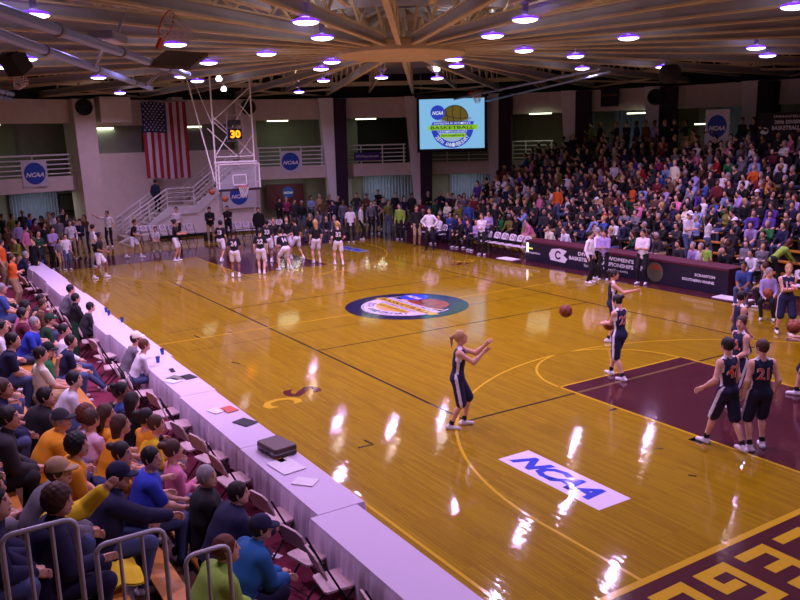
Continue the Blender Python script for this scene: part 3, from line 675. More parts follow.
for k in range(30):
    a = R_(140-12*k); c, s_ = math.cos(a), math.sin(a); P = lambda r, z: (r*c, r*s_, z); b = MB()
    b.beam(P(7.6, 7.52), P(24.6, 7.46), .10, .05); b.beam(P(7.6, 7.62), P(24.6, 7.56), .03, .16, 1); b.beam(P(7.6, 8.7), P(24.6, 8.7), .12, .12, 1)
    rr = 7.8
    while rr < 22.5: b.beam(P(rr, 7.6), P(rr+1.15, 8.7), .05, .05); b.beam(P(rr+1.15, 8.7), P(rr+2.3, 7.6), .05, .05); rr += 2.3
    tag(b.build('ceiling_joist', ['beam_tan', 'beam_lav']), kind='structure')
for r, z, h, mm in ((4.2, 8.2, .42, 'beam_lav'), (7.6, 8.45, .3, 'beam_lav'), (10.9, 8.35, .36, 'beam_lav'), (13.6, 8.5, .3, 'beam_lav'), (16.2, 8.4, .36, 'beam_lav'), (18.8, 8.5, .3, 'beam_lav'), (21.2, 7.75, .22, 'beam_tan'), (22.9, 8.5, .3, 'beam_lav')):
    b = MB(); n = 30; P = [Vector((*pol(146-12*k, r), z)) for k in range(n)]
    for k in range(n): b.beam(P[k], P[(k+1) % n], .14, h)
    tag(b.build('ceiling_ring_beam', mm), kind='structure')
# cross bracing between the trusses in the outer ring
b = MB()
for k in range(30):
    a0 = 146-12*k
    if k % 2 == 0: b.beam((*pol(a0, 21.2), 7.5), (*pol(a0-12, 24.2), 7.3), .09, .09); b.beam((*pol(a0-12, 21.2), 7.5), (*pol(a0, 24.2), 7.3), .09, .09)
    for r in (9.2, 14.9): b.beam((*pol(a0, r), 8.6), (*pol(a0-12, r), 8.6), .06, .12)
tag(b.build('ceiling_bracing', 'beam_tan'), kind='structure')
b = MB(); b.lathe([(0.0, 7.22), (1.7, 7.22), (1.82, 7.26), (1.82, 7.52), (1.7, 7.56), (0, 7.56)], n=60)
tag(b.build('ceiling_hub', 'beam_tan'), kind='structure')
# deck ribs
b = MB()
for k in range(-60, 61):
    x = k*.42; L = math.sqrt(max(0, 25**2-x*x)); b.box((x, 0, 9.0), (.12, 2*L, .10))
tag(b.build('ceiling_deck_ribs', mat('deck_rib', (176, 160, 140), .8)), kind='structure')

# ---------------------------------------------------------------- high-bay lamps
lens_m = mat('lamp_lens', (255, 255, 255), .5, var=0, emit=9, ecol=(255, 240, 255)); rim_m = mat('refractor_fringe_glow', (150, 70, 255), .4, var=0, emit=2.2, ecol=(110, 40, 255))  # violet fringe round the bright lens put in as refractor glow
def lamp(x, y, z, lb, r=.26, real=True, grp=None):
    e = empty('ceiling_light', (x, y, z)); tag(e, lb, 'light', grp)
    MB().lathe([(r*.98, -.005), (r*1.04, .02), (r*.93, .04), (r*.6, .065), (r*.32, .075)], n=20).build('refractor', rim_m, e, True)
    MB().lathe([(0.001, -.06), (r*.35, -.057), (r*.68, -.042), (r*.9, -.02), (r*.97, 0), (.001, .004)], n=20).build('lens', lens_m, e, True)
    MB().lathe([(.001, .07), (.06, .07), (.065, .30), (.09, .33), (.09, .5), (.06, .54), (.001, .60)], n=12).build('ballast_housing', 'steel', e)
    MB().tube([(0, 0, .6), (0, 0, 8.75-z)], .012, 5).build('hanging_rod', 'steel', e)
    l = bpy.data.lights.new('lamp_light', 'AREA'); l.shape = 'DISK'; l.size = .20; l.energy = LAMP_W; l.color = LAMP_COL; l.spread = R_(150)
    o = bpy.data.objects.new('lamp_light', l); C.objects.link(o); o.parent = e; o.location = (0, 0, -.07)
    l = bpy.data.lights.new('added_uplight', 'POINT'); l.shadow_soft_size = .12; l.energy = LAMP_W*.09; l.color = (1.0, .80, .74)  # added point light that brightens the roof deck
    o = bpy.data.objects.new('added_uplight', l); C.objects.link(o); o.parent = e; o.location = (0, 0, .9)
LAMPS = [
 (4.45, -10.27, 7.24, 'high-bay lamp above the long folded basket pipes, by their bracket'), (-3.62, -9.28, 7.24, 'high-bay lamp beside the hanging black speaker over the aisle'), (-6.24, -9.55, 7.24, 'high-bay lamp nearest the folded corner basket'),
 (-9.82, -6.15, 7.24, 'high-bay lamp under the lower folded pipe clamp'), (-19.22, -3.19, 7.24, 'high-bay lamp in front of the wall duct box'), (0.85, -6.72, 7.24, 'high-bay lamp behind the hanging net of the folded basket'),
 (-3.42, -4.45, 7.24, 'high-bay lamp past the folded backboard edge'), (-8.79, -3.55, 7.24, 'high-bay lamp behind the end of the upper folded pipe'), (-10.86, -2.31, 7.24, 'high-bay lamp between the folded pipes and the basket tower'),
 (-0.56, -3.86, 7.24, 'high-bay lamp alone on the flag side of the hub'),
 (5.36, -5.56, 7.24, 'high-bay lamp beside the ring beam, with a small spot next to it'), (3.17, -4.10, 7.24, 'high-bay lamp nearest the hub on its flag side'),
 (-2.20, -1.06, 7.24, 'high-bay lamp just past the hub, upper of a close pair'), (-4.61, -0.21, 7.24, 'high-bay lamp just past the hub, lower of a close pair'), (-9.80, 2.52, 7.24, 'high-bay lamp over the padded pier by the round-badge banner'), (-17.62, 5.13, 7.24, 'high-bay lamp above the round-badge banner bay'),
 (-7.74, 4.00, 7.24, 'high-bay lamp over the bay with the purple sign'), (-7.62, 6.55, 7.24, 'high-bay lamp right above the big screen'), (-0.40, 2.13, 7.24, 'high-bay lamp above the screen edge, upper of two'), (-2.39, 3.69, 7.24, 'high-bay lamp above the screen edge, lower of two'),
 (4.81, -0.55, 7.24, 'high-bay lamp on the stands side of the hub'), (7.25, -1.68, 7.24, 'high-bay lamp on the ring beam towards the stands'), (2.39, 2.49, 7.24, 'high-bay lamp between the hub and the far stands'),
 (1.52, 5.27, 7.24, 'high-bay lamp over the far stands edge, upper of two'), (-2.05, 9.09, 7.24, 'high-bay lamp over the far stands edge, lower of two'), (5.67, 2.99, 7.24, 'high-bay lamp alone high over the scorers table'),
 (-0.68, 11.80, 7.24, 'high-bay lamp behind the round black speaker'), (5.18, 8.77, 7.24, 'high-bay lamp over the stands, upper of a close pair'), (3.67, 11.57, 7.24, 'high-bay lamp over the stands, lower of a close pair'), (10.58, 2.05, 7.24, 'high-bay lamp beside the dark ceiling fan shade')]
for x, y, z, lb in LAMPS: lamp(x, y, z, lb)
for x, y in ((8.5, -6.5), (12.5, -1.5), (12, 4.5), (4, -11), (16, -8), (10.5, -12), (16.5, 2), (-1, -13)): lamp(x, y, 7.24, 'added high-bay lamp, unseen overhead, lighting the near side', grp='added overhead lamps')  # unseen lamps added to light the near side
for (x, y, z, lb) in ((2.22, -3.52, 7.7, 'small bare lamp beside a high-bay lamp at the ring beam'), (-11.57, -1.19, 7.3, 'small lamp above the basket tower, pale one'), (-14.74, 0.16, 7.1, 'small bright violet lamp at the top of the basket tower'), (-7.34, 6.35, 7.5, 'small lamp between the hub and the big screen')):
    e = empty('spot_lamp', (x, y, z)); tag(e, lb, 'light'); MB().lathe([(.001, 0), (.10, .0), (.13, .08), (.06, .2), (.001, .2)], n=12).build('bulb_cover', lens_m, e); MB().tube([(0,0,.2), (0,0,8.7-z)], .012, 5).build('hanging_rod', 'steel', e)

# ================================================================ FIXTURES
# ---- main basket, hung from the roof on a braced frame
def hoop_net(e, c, d, r=.2286, rimmat='orange_rim', par=None, drop=.42, upm=None):
    """rim and net in frame matrix c (x out from board, z up)"""
    T = c; b = MB(); P = [T @ Vector((.38+r*math.cos(k*2*math.pi/24), r*math.sin(k*2*math.pi/24), 0)) for k in range(24)]
    b.tube(P, .011, 6, closed=True); b.beam(T @ Vector((0, .08, 0)), T @ Vector((.17, .05, 0)), .03, .03); b.beam(T @ Vector((0, -.08, 0)), T @ Vector((.17, -.05, 0)), .03, .03); b.beam(T @ Vector((0, 0, -.02)), T @ Vector((.16, 0, -.02)), .12, .02)
    rim = b.build('rim', rimmat, e)
    b = MB()
    for k in range(12):
        a0 = k*2*math.pi/12
        for sg in (1, -1):
            pts = []
            for q in range(6):
                f = q/5; rr = r*(1-.5*f**.8); a = a0+sg*f*math.pi/3.0; pts.append(T @ Vector((.38+rr*math.cos(a), rr*math.sin(a), -drop*f)))
            b.tube(pts, .008, 4)
    b.build('net', 'net', rim); return rim
bb_glass = mat('board_glass', (190, 195, 205), .1, var=0); bb_glass.node_tree.nodes['Principled BSDF'].inputs['Alpha'].default_value = .22
def basket_tower():
    e = empty('basketball_goal', (-13.13, 0, 0)); tag(e, 'glass basketball backboard hung from the roof on a white braced pipe frame, shot clock above', 'basketball goal')
    MB().box((0, 0, 3.46), (.03, 1.80, 1.05)).build('backboard', bb_glass, e)
    b = MB()
    for y in (-.915, .915): b.box((0, y, 3.46), (.06, .05, 1.10))
    b.box((0, 0, 3.99), (.06, 1.83, .05)); b.build('board_frame', 'rail_paint', e)
    MB().box((0, 0, 2.90), (.08, 1.90, .10)).build('edge_pad', mat('edge_pad', (40, 24, 44), .6), e)
    b = MB()
    for y in (-.30, .30): b.box((.022, y, 3.32), (.012, .05, .46))
    for z in (3.11, 3.53): b.box((.022, 0, z), (.012, .65, .05))
    b.build('target_square', 'white', e)
    hoop_net(e, Matrix.Translation((.03, 0, 3.05)), 0)
    b = MB(); X = -.35
    for y in (-.9, .86): b.tube([(X, y, 2.95), (X, y, 8.6)], .036, 8)
    b.tube([(X, -.95, 4.06), (X, .95, 4.06)], .05, 8); b.tube([(X, -.9, 4.3), (X, .86, 4.3)], .03, 6)
    for a, c in (((-.9, 4.3), (.86, 6.85)), ((.86, 4.3), (-.9, 6.0)), ((-.9, 5.8), (.0, 5.0)), ((-.9, 5.8), (.86, 7.2)), ((-1.15, 5.5), (.1, 4.3)), ((.86, 5.2), (.2, 4.4)), ((.86, 5.9), (.3, 6.5))):
        b.tube([(X, a[0], a[1]), (X, c[0], c[1])], .022, 6)
    for y in (-.9, .86):
        for z in (3.2, 3.9): b.tube([(0, y*.95, z), (X, y, z)], .03, 6)
    b.build('support_frame', 'rail_paint', e)
    b = MB(); b.tube([(-1.2, -1.75, 8.3), (X, -.98, 3.3)], .03, 8); b.tube([(-1.2, -1.6, 8.3), (X, -.9, 5.6)], .018, 8); b.build('rear_brace', 'rail_paint', e)
    b = MB()
    for y in (-.42, .30): b.tube([(.0, y, 4.95), (.0, y, 6.0)], .018, 6)
    for z in (4.95, 5.5, 6.0): b.tube([(0, -.42, z), (0, .30, z)], .018, 6)
    b.tube([(X, -.42, 5.5), (0, -.42, 5.5)], .018, 6); b.tube([(X, .3, 5.5), (0, .3, 5.5)], .018, 6)
    b.build('clock_bracket', 'steel', e)
    c = MB().box((.04, -.10, 5.24), (.14, .56, .44)).build('shot_clock', 'black', e)
    text_obj('digits', '30', 1, frame((.118, -.10, 5.24), (0,1,0), (0,0,1)), mat('amber_led', (255, 150, 20), .5, var=0, emit=5, ecol=(255, 130, 10)), c, width=.44, height=.33, bold=.03)
    MB().box((.02, -.10, 5.72), (.06, .56, .2)).build('horn_box', 'dark', e)
basket_tower()

# ---- folded side baskets up in the roof: two long pipes, cross pieces, backboard on edge, rim and net hanging
def V3(*a): return Vector(a)
def folded_goal(A, B, C_, D_, bd, rim_at, lb, rimdir, s=1.0, board=True):
    o = Vector(A); e = empty('folded_basketball_goal', A); tag(e, lb, 'basketball goal')
    A, B, C_, D_ = (Vector(q)-o for q in (A, B, C_, D_))
    for p, q in ((A, B), (C_, D_)):
        b = MB(); b.tube([p, q], .075*s, 10); b.tube([q, q+(q-p).normalized()*.1], .09*s, 10); b.build('support_pipe', mat('pipe_grey', (150, 172, 228), .45, .1), e)
    for f in (.45, .93):
        p = A+(B-A)*f; q = C_+(D_-C_)*f; m = (p+q)/2+V3(0, 0, .18); b = MB(); b.tube([p, m, q], .035*s, 6); b.build('cross_brace', 'steel', e)
    for f in (.2, .47, .8):
        for p, q in ((A, B), (C_, D_)): c = p+(q-p)*f; d = (q-p).normalized(); b = MB(); b.tube([c-d*.06, c+d*.06], .095*s, 10); b.build('clamp', 'steel', e)
    if board:
        bo = MB(); c, x, y, n = (Vector(q) for q in bd); c = c-o; mt = frame(c, x, y)
        bo.box((0, 0, 0), (.95*s, .62*s, .06)); bo.v = [tuple(mt @ Vector(v)) for v in bo.v]; bo.build('backboard', mat('folded_board', (88, 74, 60), .6), e)
    rt_ = Vector(rim_at)-o; x = Vector(rimdir[0]); z = Vector(rimdir[1]).normalized(); y = z.cross(x).normalized(); x = y.cross(z)
    mt = Matrix(((x.x, y.x, z.x, rt_.x), (x.y, y.y, z.y, rt_.y), (x.z, y.z, z.z, rt_.z), (0,0,0,1)))
    hoop_net(e, mt, 0); return e
folded_goal((10.49, -11.72, 6.5), (0.09, -6.25, 6.62), (8.58, -11.55, 6.5), (-5.11, -5.73, 6.62),
            ((4.01, -7.68, 6.6), (.75, .60, -.1), (-.45, .75, .5), (0,0,1)), (6.92, -8.91, 6.5), 'long grey pipes of a folded basket under the roof with hanging orange rim', ((-.05,-.12,1), (-.6,-.8,.5)))
folded_goal((-6.06, -10.71, 6.8), (-13.03, -8.54, 6.85), (-8.81, -10.52, 6.8), (-15.70, -8.29, 6.8), None, (-8.73, -9.15, 7.05), 'folded basket at the far corner of the roof, only rim, net and pipe ends showing', ((.35,.9,0), (-.75,.35,.5)), board=False)
folded_goal((-0.51, 8.90, 7.0), (-15.47, 15.30, 6.7), (-0.09, 7.98, 7.05), (-14.34, 12.34, 6.75), None, (-9.90, 9.88, 6.8), 'folded basket above the big screen on two long pipes coming from the stands', ((.9,.3,0), (.3,-.4,.8)), s=.6, board=False)
# grey floodlight panel and bracket by the pipes
e = empty('ceiling_floodlight', (4.67, -9.12, 6.9), R_(-30)); tag(e, 'white louvred floodlight box clamped to the long folded basket pipes', 'light')
MB().box((0, 0, 0), (.9, .42, .12)).build('housing', 'steel', e); MB().box((0, 0, -.07), (.8, .34, .03)).build('reflector', 'white', e); MB().tube([(-.4, 0, 0), (-.75, .1, .5)], .03, 6).build('bracket', 'steel', e)

def speaker(x, y, z, lb, r=.34):
    e = empty('hanging_speaker', (x, y, z)); tag(e, lb, 'speaker')
    MB().lathe([(.001, -.28), (r*.8, -.28), (r, -.15), (r, .15), (r*.7, .3), (.001, .32)], n=16).build('cabinet', 'black', e, True)
    MB().lathe([(.001, -.30), (r*.7, -.30), (r*.72, -.28)], n=16).build('grille', 'dark', e); MB().tube([(0,0,.3), (0,0,8.7-z)], .015, 5).build('hanging_rod', 'steel', e)
speaker(0.94, 10.25, 6.85, 'round black loudspeaker hanging over the middle of the far stands', .36)
e = empty('hanging_speaker', (-2.96, -9.66, 7.1), .6); tag(e, 'black wedge loudspeaker hanging from the roof over the carpeted aisle', 'speaker')
MB().box((0,0,0), (.5, .45, .55), mtx=Matrix.Rotation(.6, 4, 'X')).build('cabinet', 'black', e); MB().tube([(0,0,.4), (0,0,1.6)], .02, 5).build('hanging_rod', 'steel', e)
e = empty('ceiling_fan_shade', (6.54, 4.19, 8.0)); tag(e, 'large dark round shade hanging from the roof above the stands', 'lamp shade')
MB().lathe([(.001, -.1), (.7, -.1), (.75, 0), (.3, .3), (.001, .35)], n=20).build('shade', 'black', e, True); MB().tube([(0,0,.3), (0,0,.8)], .03, 6).build('hanging_rod', 'steel', e)
# round wall fans / horns on the piers
for u, v, r0, ax, lb in ((79, 113, 23.1, None, 'round black wall fan on the wide pier by the lobby'), (253, 110, 23.0, None, 'round black wall fan on the wide pier beside the basket tower'), (653, 103, 22.9, None, 'round black wall fan on the pier above the far stands')):
    a = {79: 190.3, 253: 169.0, 653: 112.9}[u]; z = {79: 6.75, 253: 6.7, 653: 6.6}[u]
    e = empty('wall_fan', (*pol(a, r0), z), R_(a)); tag(e, lb, 'fan')
    mt = Matrix.Rotation(R_(90), 4, 'Y'); b = MB(); b.ring(.30, .40, -.12, .12, n=20, mtx=mt); b.build('cage_ring', 'black', e); MB().lathe([(.001, .09), (.31, .09), (.31, .11), (.001, .11)], n=20, mtx=mt).build('back_plate', 'black', e)
    b = MB()
    for k in range(5): b.box((0, .17*math.cos(k*1.257), .17*math.sin(k*1.257)), (.03, .22, .12), mtx=Matrix.Rotation(k*1.257, 4, 'X') @ Matrix.Rotation(.3, 4, 'Y'))
    b.build('blades', 'dark', e); MB().box((.3, 0, 0), (.5, .08, .08)).build('bracket', 'dark', e)

# ---- banners, flag, screen
def banner(name, c, x, w_, h_, m, lb, cat='banner', th=.02):
    mt = frame(c, x, (0,0,1)); e = empty(name, c); e.matrix_world = mt; tag(e, lb, cat)
    MB().box((0, 0, 0), (w_, h_, th)).build('panel', m, e); return e
def on(e, nm, fn, m):
    b = MB(); fn(b); return b.build(nm, m, e)
ncaa_w = mat('banner_white', (214, 208, 218), .7)
def ncaa_banner(c, x, w_, h_, lb, r=None):
    e = banner('wall_banner', c, x, w_, h_, ncaa_w, lb); r = r or w_*.42
    on(e, 'badge', lambda b: b.prism([(r*math.cos(R_(k*9)), r*math.sin(R_(k*9))+h_*.02) for k in range(40)], .011, .016), 'ncaa_blue')
    text_obj('lettering', 'NCAA', 1, Matrix.Translation((0, -h_*.03, .018)), 'white', e, width=r*1.72, height=r*.42, bold=.045, shear=.3); return e
def tang(a): return (math.sin(R_(a)), -math.cos(R_(a)), 0)
ncaa_banner((*pol(196.3, 23.85), 3.60), tang(196.3), 1.25, 1.25, 'square white banner with a blue round badge on the lobby balcony rail')
ncaa_banner((*pol(163.3, 23.85), 3.65), tang(163.3), 1.2, 1.25, 'square white banner with a blue round badge on the rail next to the basket tower')
e = ncaa_banner((-21.85, 3.25, 2.0), (0,1,0), 1.9, 1.35, 'wide white banner with a blue round badge on the wall behind the backboard', .52)
e = banner('wall_banner', (*pol(163.4, 26.7), 1.5), tang(163.4), 2.3, 1.5, 'maroon', 'dark maroon cloth backdrop with a small blue round badge in the far doorway')
on(e, 'badge', lambda b: b.prism([(.33*math.cos(R_(k*9))+.2, .33*math.sin(R_(k*9))+.25) for k in range(40)], .011, .016), 'ncaa_blue')
text_obj('lettering', 'NCAA', 1, Matrix.Translation((.2, .22, .018)), 'white', e, width=.56, height=.14, bold=.045, shear=.3)
ncaa_banner((-3.52, 18.90, 5.02), (1,0,0), 1.25, 1.55, 'tall white banner with a blue round badge at the top of the far stands', .5)
e = banner('wall_banner', (*pol(152.6, 23.85), 3.83), tang(152.6), 1.55, .46, mat('purple_banner', (58, 30, 110), .7), 'small purple banner with a web address on the balcony rail beside the screen')
text_obj('lettering', 'NCAAsports.com', 1, Matrix.Translation((0, 0, .012)), 'white', e, width=1.3, height=.17, bold=.02)
e = banner('wall_banner', (-11.86, 20.60, 6.74), (1,0,0), 1.85, 1.0, mat('dark_purple_banner', (44, 26, 58), .7), 'dark purple banner with a thin orange line hanging above the far stands')
on(e, 'stripe', lambda b: b.box((0, .08, .014), (1.75, .06, .006)), mat('banner_stripe', (150, 76, 40), .7))
e = banner('wall_banner', (0.27, 18.90, 4.99), (1,0,0), 3.6, 1.15, mat('black_banner', (24, 20, 34), .7), 'long black championship banner with white writing at the top of the far stands')
text_obj('lettering', 'SPRINGFIELD COLLEGE', 1, Matrix.Translation((.1, .40, .012)), 'white', e, width=2.3, height=.09)
text_obj('lettering', "2006 DIVISION III WOMEN'S", 1, Matrix.Translation((.35, .18, .012)), 'white', e, width=2.7, height=.16, bold=.02)
text_obj('lettering', 'BASKETBALL CHAMPIONSHIP', 1, Matrix.Translation((.35, -.06, .012)), 'white', e, width=2.9, height=.17, bold=.02)
on(e, 'badge', lambda b: b.prism([(-1.45+.2*math.cos(R_(k*12)), -.18+.15*math.sin(R_(k*12))) for k in range(30)], .011, .016), 'white')

def flag():
    x = Vector(tang(180.3)); c = Vector((*pol(180.6, 22.6), 0)); e = empty('national_flag', (c.x, c.y, 6.98)); tag(e, 'large red, white and blue striped flag with stars hanging straight down on the wall', 'flag')
    W, H = 2.30, 3.85; nx, nz = 52, 20; dp = Vector((-x.y, x.x, 0))
    def P(u, v, o=0): q = x*((u-.5)*W + .12*(1-v)*0) + dp*(.05*math.sin(u*22+v*3)+o); return (q.x, q.y, -H*v + .03*math.sin(u*9) - .10*u*(v > .98))
    b = MB()
    for side in (0, .012):
        base = len(b.v); b.v += [P(i/nx, j/nz, side) for j in range(nz+1) for i in range(nx+1)]
        for j in range(nz):
            for i in range(nx):
                st = int((i+.5)/nx*13); can = i < nx*7/13 and j < nz*.40
                b.f.append((base+j*(nx+1)+i, base+j*(nx+1)+i+1, base+(j+1)*(nx+1)+i+1, base+(j+1)*(nx+1)+i)); b.m.append(2 if can else (st % 2))
    b.build('flag_cloth', [mat('flag_red', (150, 30, 50), .8), mat('flag_white', (196, 180, 186), .8), mat('flag_blue', (34, 34, 80), .8)], e)
    b = MB(); sgn = -1
    for r in range(11):
        for q in range(6 if r % 2 == 0 else 5):
            u = (.045+q*.085+(0 if r % 2 == 0 else .0425)); v = (.022+r*.0345); cu = Vector(P(u, v, 0)); pr = []
            for off in (-.03, .045):
                pts = []
                for k in range(10):
                    a = R_(90+36*k); rr = .055 if k % 2 == 0 else .024; pts.append(cu+x*rr*math.cos(a)+Vector((0,0,rr*math.sin(a)))+dp*off)
                pr.append(pts)
            b.add(pr[0]+pr[1], [tuple(range(10)), tuple(reversed(range(10, 20)))]+[(k, (k+1) % 10, 10+(k+1) % 10, 10+k) for k in range(10)])
    b.build('star_pattern', mat('flag_white', (196, 180, 186)), e)
    MB().tube([x*-1.25+V3(0,0,.04), x*1.25+V3(0,0,.04)], .03, 8).build('pole', 'steel', e)
flag()

def em(n, c, s=1.0): return mat('screen_'+n, c, .4, var=0, emit=s, ecol=c)
def screen():
    a = 140.5; c = Vector((*pol(a, 22.4), 5.50)); mt = frame(c, tang(a), (0,0,1)); e = empty('projection_screen', c); e.matrix_world = mt; tag(e, 'lit pale blue projection screen with the round tournament emblem, black border', 'screen')
    MB().box((0, 0, -.03), (3.92, 3.0, .05)).build('border', 'black', e)
    p = MB().box((0, .05, 0), (3.62, 2.72, .02)).build('picture', em('sky', (140, 205, 250), 1.1), e)
    m = dict(blue=em('blue', (48, 72, 205)), pale=em('pale', (170, 200, 230)), line=em('line', (20, 28, 60), .6), ball=em('ball', (110, 96, 34)), grey=em('grey', (130, 160, 190)), white=em('white', (230, 240, 255), 1.1), bar=em('bar', (150, 215, 40)))
    emblem(Matrix.Translation((.02, -.08, .012)), p, m, 1.22, .0015)
    MB().box((0, 1.58, -.03), (4.1, .16, .2)).build('case', 'dark', e)
    b = MB(); [b.tube([(s*1.7, 1.5, -.03), (s*1.7, 3.0, -.03)], .02, 5) for s in (1, -1)]; b.build('hanging_rod', 'steel', e)
screen()

# ---- stairs behind the far basket
def stairs():
    e = empty('staircase', (-22.0, 0, 0)); tag(e, 'white-sided staircase with pipe railings climbing to the balcony behind the far basket', 'staircase')
    prof = [(-3.3, 0), (-2.2, .45), (-.62, 1.62), (.80, 1.62), (3.0, 3.25), (4.3, 3.42), (4.3, 3.02), (3.1, 2.85), (.95, 1.22), (-.5, 1.22), (-3.0, -.0)]
    mt = Matrix(((0, 0, 1, 0), (1, 0, 0, 0), (0, 1, 0, 0), (0, 0, 0, 1)))
    b = MB(); b.prism(prof, -.12, .04, mtx=mt); b.build('stringer', 'white', e)
    b = MB(); b.prism([(-2.9, .0), (-.5, 1.3), (.9, 1.3), (3.0, 2.9), (4.3, 3.1), (4.3, 0)], -.14, -.04, mtx=mt); b.build('side_wall', 'block_wall', e)
    b = MB()
    n = 7
    for i in range(n): y0 = -2.9+i*(2.35/n); b.box((-.95, y0+.17, (i+1)*1.5/n/1), (1.6, .36, .04)); b.box((-.95, y0+.01, (i+.5)*1.5/n), (1.6, .03, 1.5/n))
    b.box((-.95, .12, 1.55), (1.6, 1.5, .1))
    for i in range(8): y0 = .82+i*.28; b.box((-.95, y0+.16, 1.55+(i+1)*.22), (1.6, .32, .04)); b.box((-.95, y0+.01, 1.55+(i+.5)*.22), (1.6, .03, .22))
    b.box((-.95, 3.6, 3.3), (1.6, 1.4, .1)); b.build('steps', 'concrete', e)
    for X, nm in ((0.0, 'railing'), (-1.7, 'railing')):
        b = MB()
        for h, r in ((.28, .025), (.5, .025), (.72, .025), (.95, .04)):
            b.tube([(X, -2.9, .15+h), (X, -.62, 1.62+h), (X, .80, 1.62+h), (X, 3.0, 3.25+h), (X, 4.2, 3.3+h)], r, 6)
        for y, z in ((-2.6, .3), (-1.6, .95), (-.62, 1.6), (.8, 1.6), (1.9, 2.4), (3.0, 3.2)): b.tube([(X, y, z), (X, y, z+.98)], .035, 6)
        b.build(nm, 'rail_paint', e)
    MB().box((.02, 1.4, .08), (.05, 5.8, .16)).build('skirting', 'black', e)
stairs()

# ---- scorers' table run along the far side line
tb_x0, tb_x1 = -4.25, 4.98
e = empty('scorers_table', (.36, 8.8, 0)); tag(e, 'long scorers table with dark lettered front panel and maroon cloth top', 'table')
MB().box((0, 0, .80), (9.25, .80, .05)).build('tabletop', 'maroon', e); pn = MB().box((0, -.39, .40), (9.25, .04, .78)).build('front_panel', mat('navy_panel', (26, 20, 44), .45), e)
MB().box((4.61, 0, .4), (.04, .76, .78)).build('end_panel', mat('maroon_dark', (60, 18, 40), .7), e); MB().box((-4.61, 0, .4), (.04, .76, .78)).build('end_panel', 'maroon_dark', e)
MB().box((0, -.40, .79), (9.26, .06, .07)).build('cloth_edge', 'maroon', e)
fr = lambda x, z: frame((x-.36, -.413, z), (1,0,0), (0,0,1))
text_obj('lettering', "DIVISION III WOMEN'S", 1, fr(-.03, .60), 'white', pn, width=2.65, height=.14, bold=.03); text_obj('lettering', 'BASKETBALL CHAMPIONSHIPS', 1, fr(-.27, .40), 'white', pn, width=3.1, height=.14, bold=.03)
text_obj('lettering', 'Springfield, Massachusetts', 1, fr(0, .20), 'white', pn, width=2.1, height=.12, bold=.0); text_obj('lettering', 'SCRANTON', 1, fr(4.15, .50), 'white', pn, width=.75, height=.09, bold=.03)
text_obj('lettering', 'SOUTHERN MAINE', 1, fr(3.9, .32), 'white', pn, width=1.2, height=.09, bold=.03)
text_obj('lettering', 'SPRINGFIELD', 1, fr(-3.85, .35), 'white', pn, width=.9, height=.07, bold=.02)
b = MB(); b.box(tuple(fr(-4.0, .52) @ Vector((0, 0, .004))), (.3, .008, .05)); b.build('lit_strip', mat('led_yellow', (230, 220, 60), .5, var=0, emit=1.5), pn)
text_obj('lettering', 'P', 1, fr(1.65, .42), 'white', pn, width=.1, height=.16, bold=.03)
b = MB(); b.add([fr(-2.4, .42) @ Vector(q) for q in ((-.42,-.22,0), (.36,-.26,0), (.5,-.1,0), (.28,.02,0), (.46,.2,0), (.1,.26,0), (-.36,.2,0), (-.5,0,0), (-.42,-.22,.008), (.36,-.26,.008), (.5,-.1,.008), (.28,.02,.008), (.46,.2,.008), (.1,.26,.008), (-.36,.2,.008), (-.5,0,.008))], [tuple(range(8))[::-1], tuple(range(8, 16))]+[(i, (i+1) % 8, 8+(i+1) % 8, 8+i) for i in range(8)])
b.build('school_logo', 'white', pn); b = MB(); b.ring(.1, .17, .009, .012, R_(30), R_(330), 20, mtx=fr(-2.4, .42)); b.build('school_logo', 'navy', pn)
b = MB(); b.prism([(.33*math.cos(R_(k*10)), .33*math.sin(R_(k*10))) for k in range(36)], 0, .01, mtx=fr(2.22, .38)); b.build('emblem_disc', mat('emblem_dull', (96, 92, 70), .6), pn)
b = MB(); b.prism([(.24*math.cos(R_(k*10)), .08+.2*math.sin(R_(k*10))) for k in range(19)], .01, .014, mtx=fr(2.22, .38)); b.build('emblem_ball', 'ball_leather', pn)
MB().box((-4.5, -.42, .55), (.08, .03, .35)).build('lit_strip', mat('lit_strip', (255, 250, 255), .5, var=0, emit=4), e)

mt_ = empty('press_table', (-12.6, 9.3, 0)); tag(mt_, 'table under a dark maroon cloth at the far corner of the court', 'table')
MB().box((0, 0, .74), (2.6, .8, .04)).build('tabletop', 'maroon', mt_); MB().box((0, 0, .37), (2.5, .74, .72)).build('cloth_skirt', mat('maroon_skirt', (70, 20, 46), .9), mt_)
tag(MB().box((-12.3, 9.2, .83), (.6, .5, .12), rz=.3).build('folded_cloth', 'white'), 'folded white cloth lying on the maroon corner table', 'cloth')
mt2 = empty('side_table', (-26.07, -5.97, 0), R_(80)); tag(mt2, 'table under a maroon cloth in front of the lobby crowd', 'table')
MB().box((0, 0, .74), (2.4, .7, .04)).build('tabletop', 'maroon', mt2); MB().box((0, 0, .37), (2.3, .64, .72)).build('cloth_skirt', 'maroon_skirt', mt2)
for u, v, lb in ((733, 298, 'white square mat lying on the floor at the end of the scorers table'), (508, 258, 'white sheet lying on the apron at the start of the scorers table')):
    x, y = (5.35, 8.16) if u == 733 else (-4.99, 8.09); tag(MB().box((x, y, .012), (1.1 if u == 733 else .9, .5, .02), rz=.05).build('floor_mat', 'white'), lb, 'mat')
tag(MB().box((-19.57, 1.00, .18), (.8, 1.0, .36)).build('equipment_case', 'black'), 'black equipment case on the floor below the wide badge banner', 'case')
p_ = tag(MB().box((-16.22, -5.92, .75), (.04, .04, 1.5)).build('rope_post', 'steel'), 'thin grey post standing beside the end of the white tables', 'post')

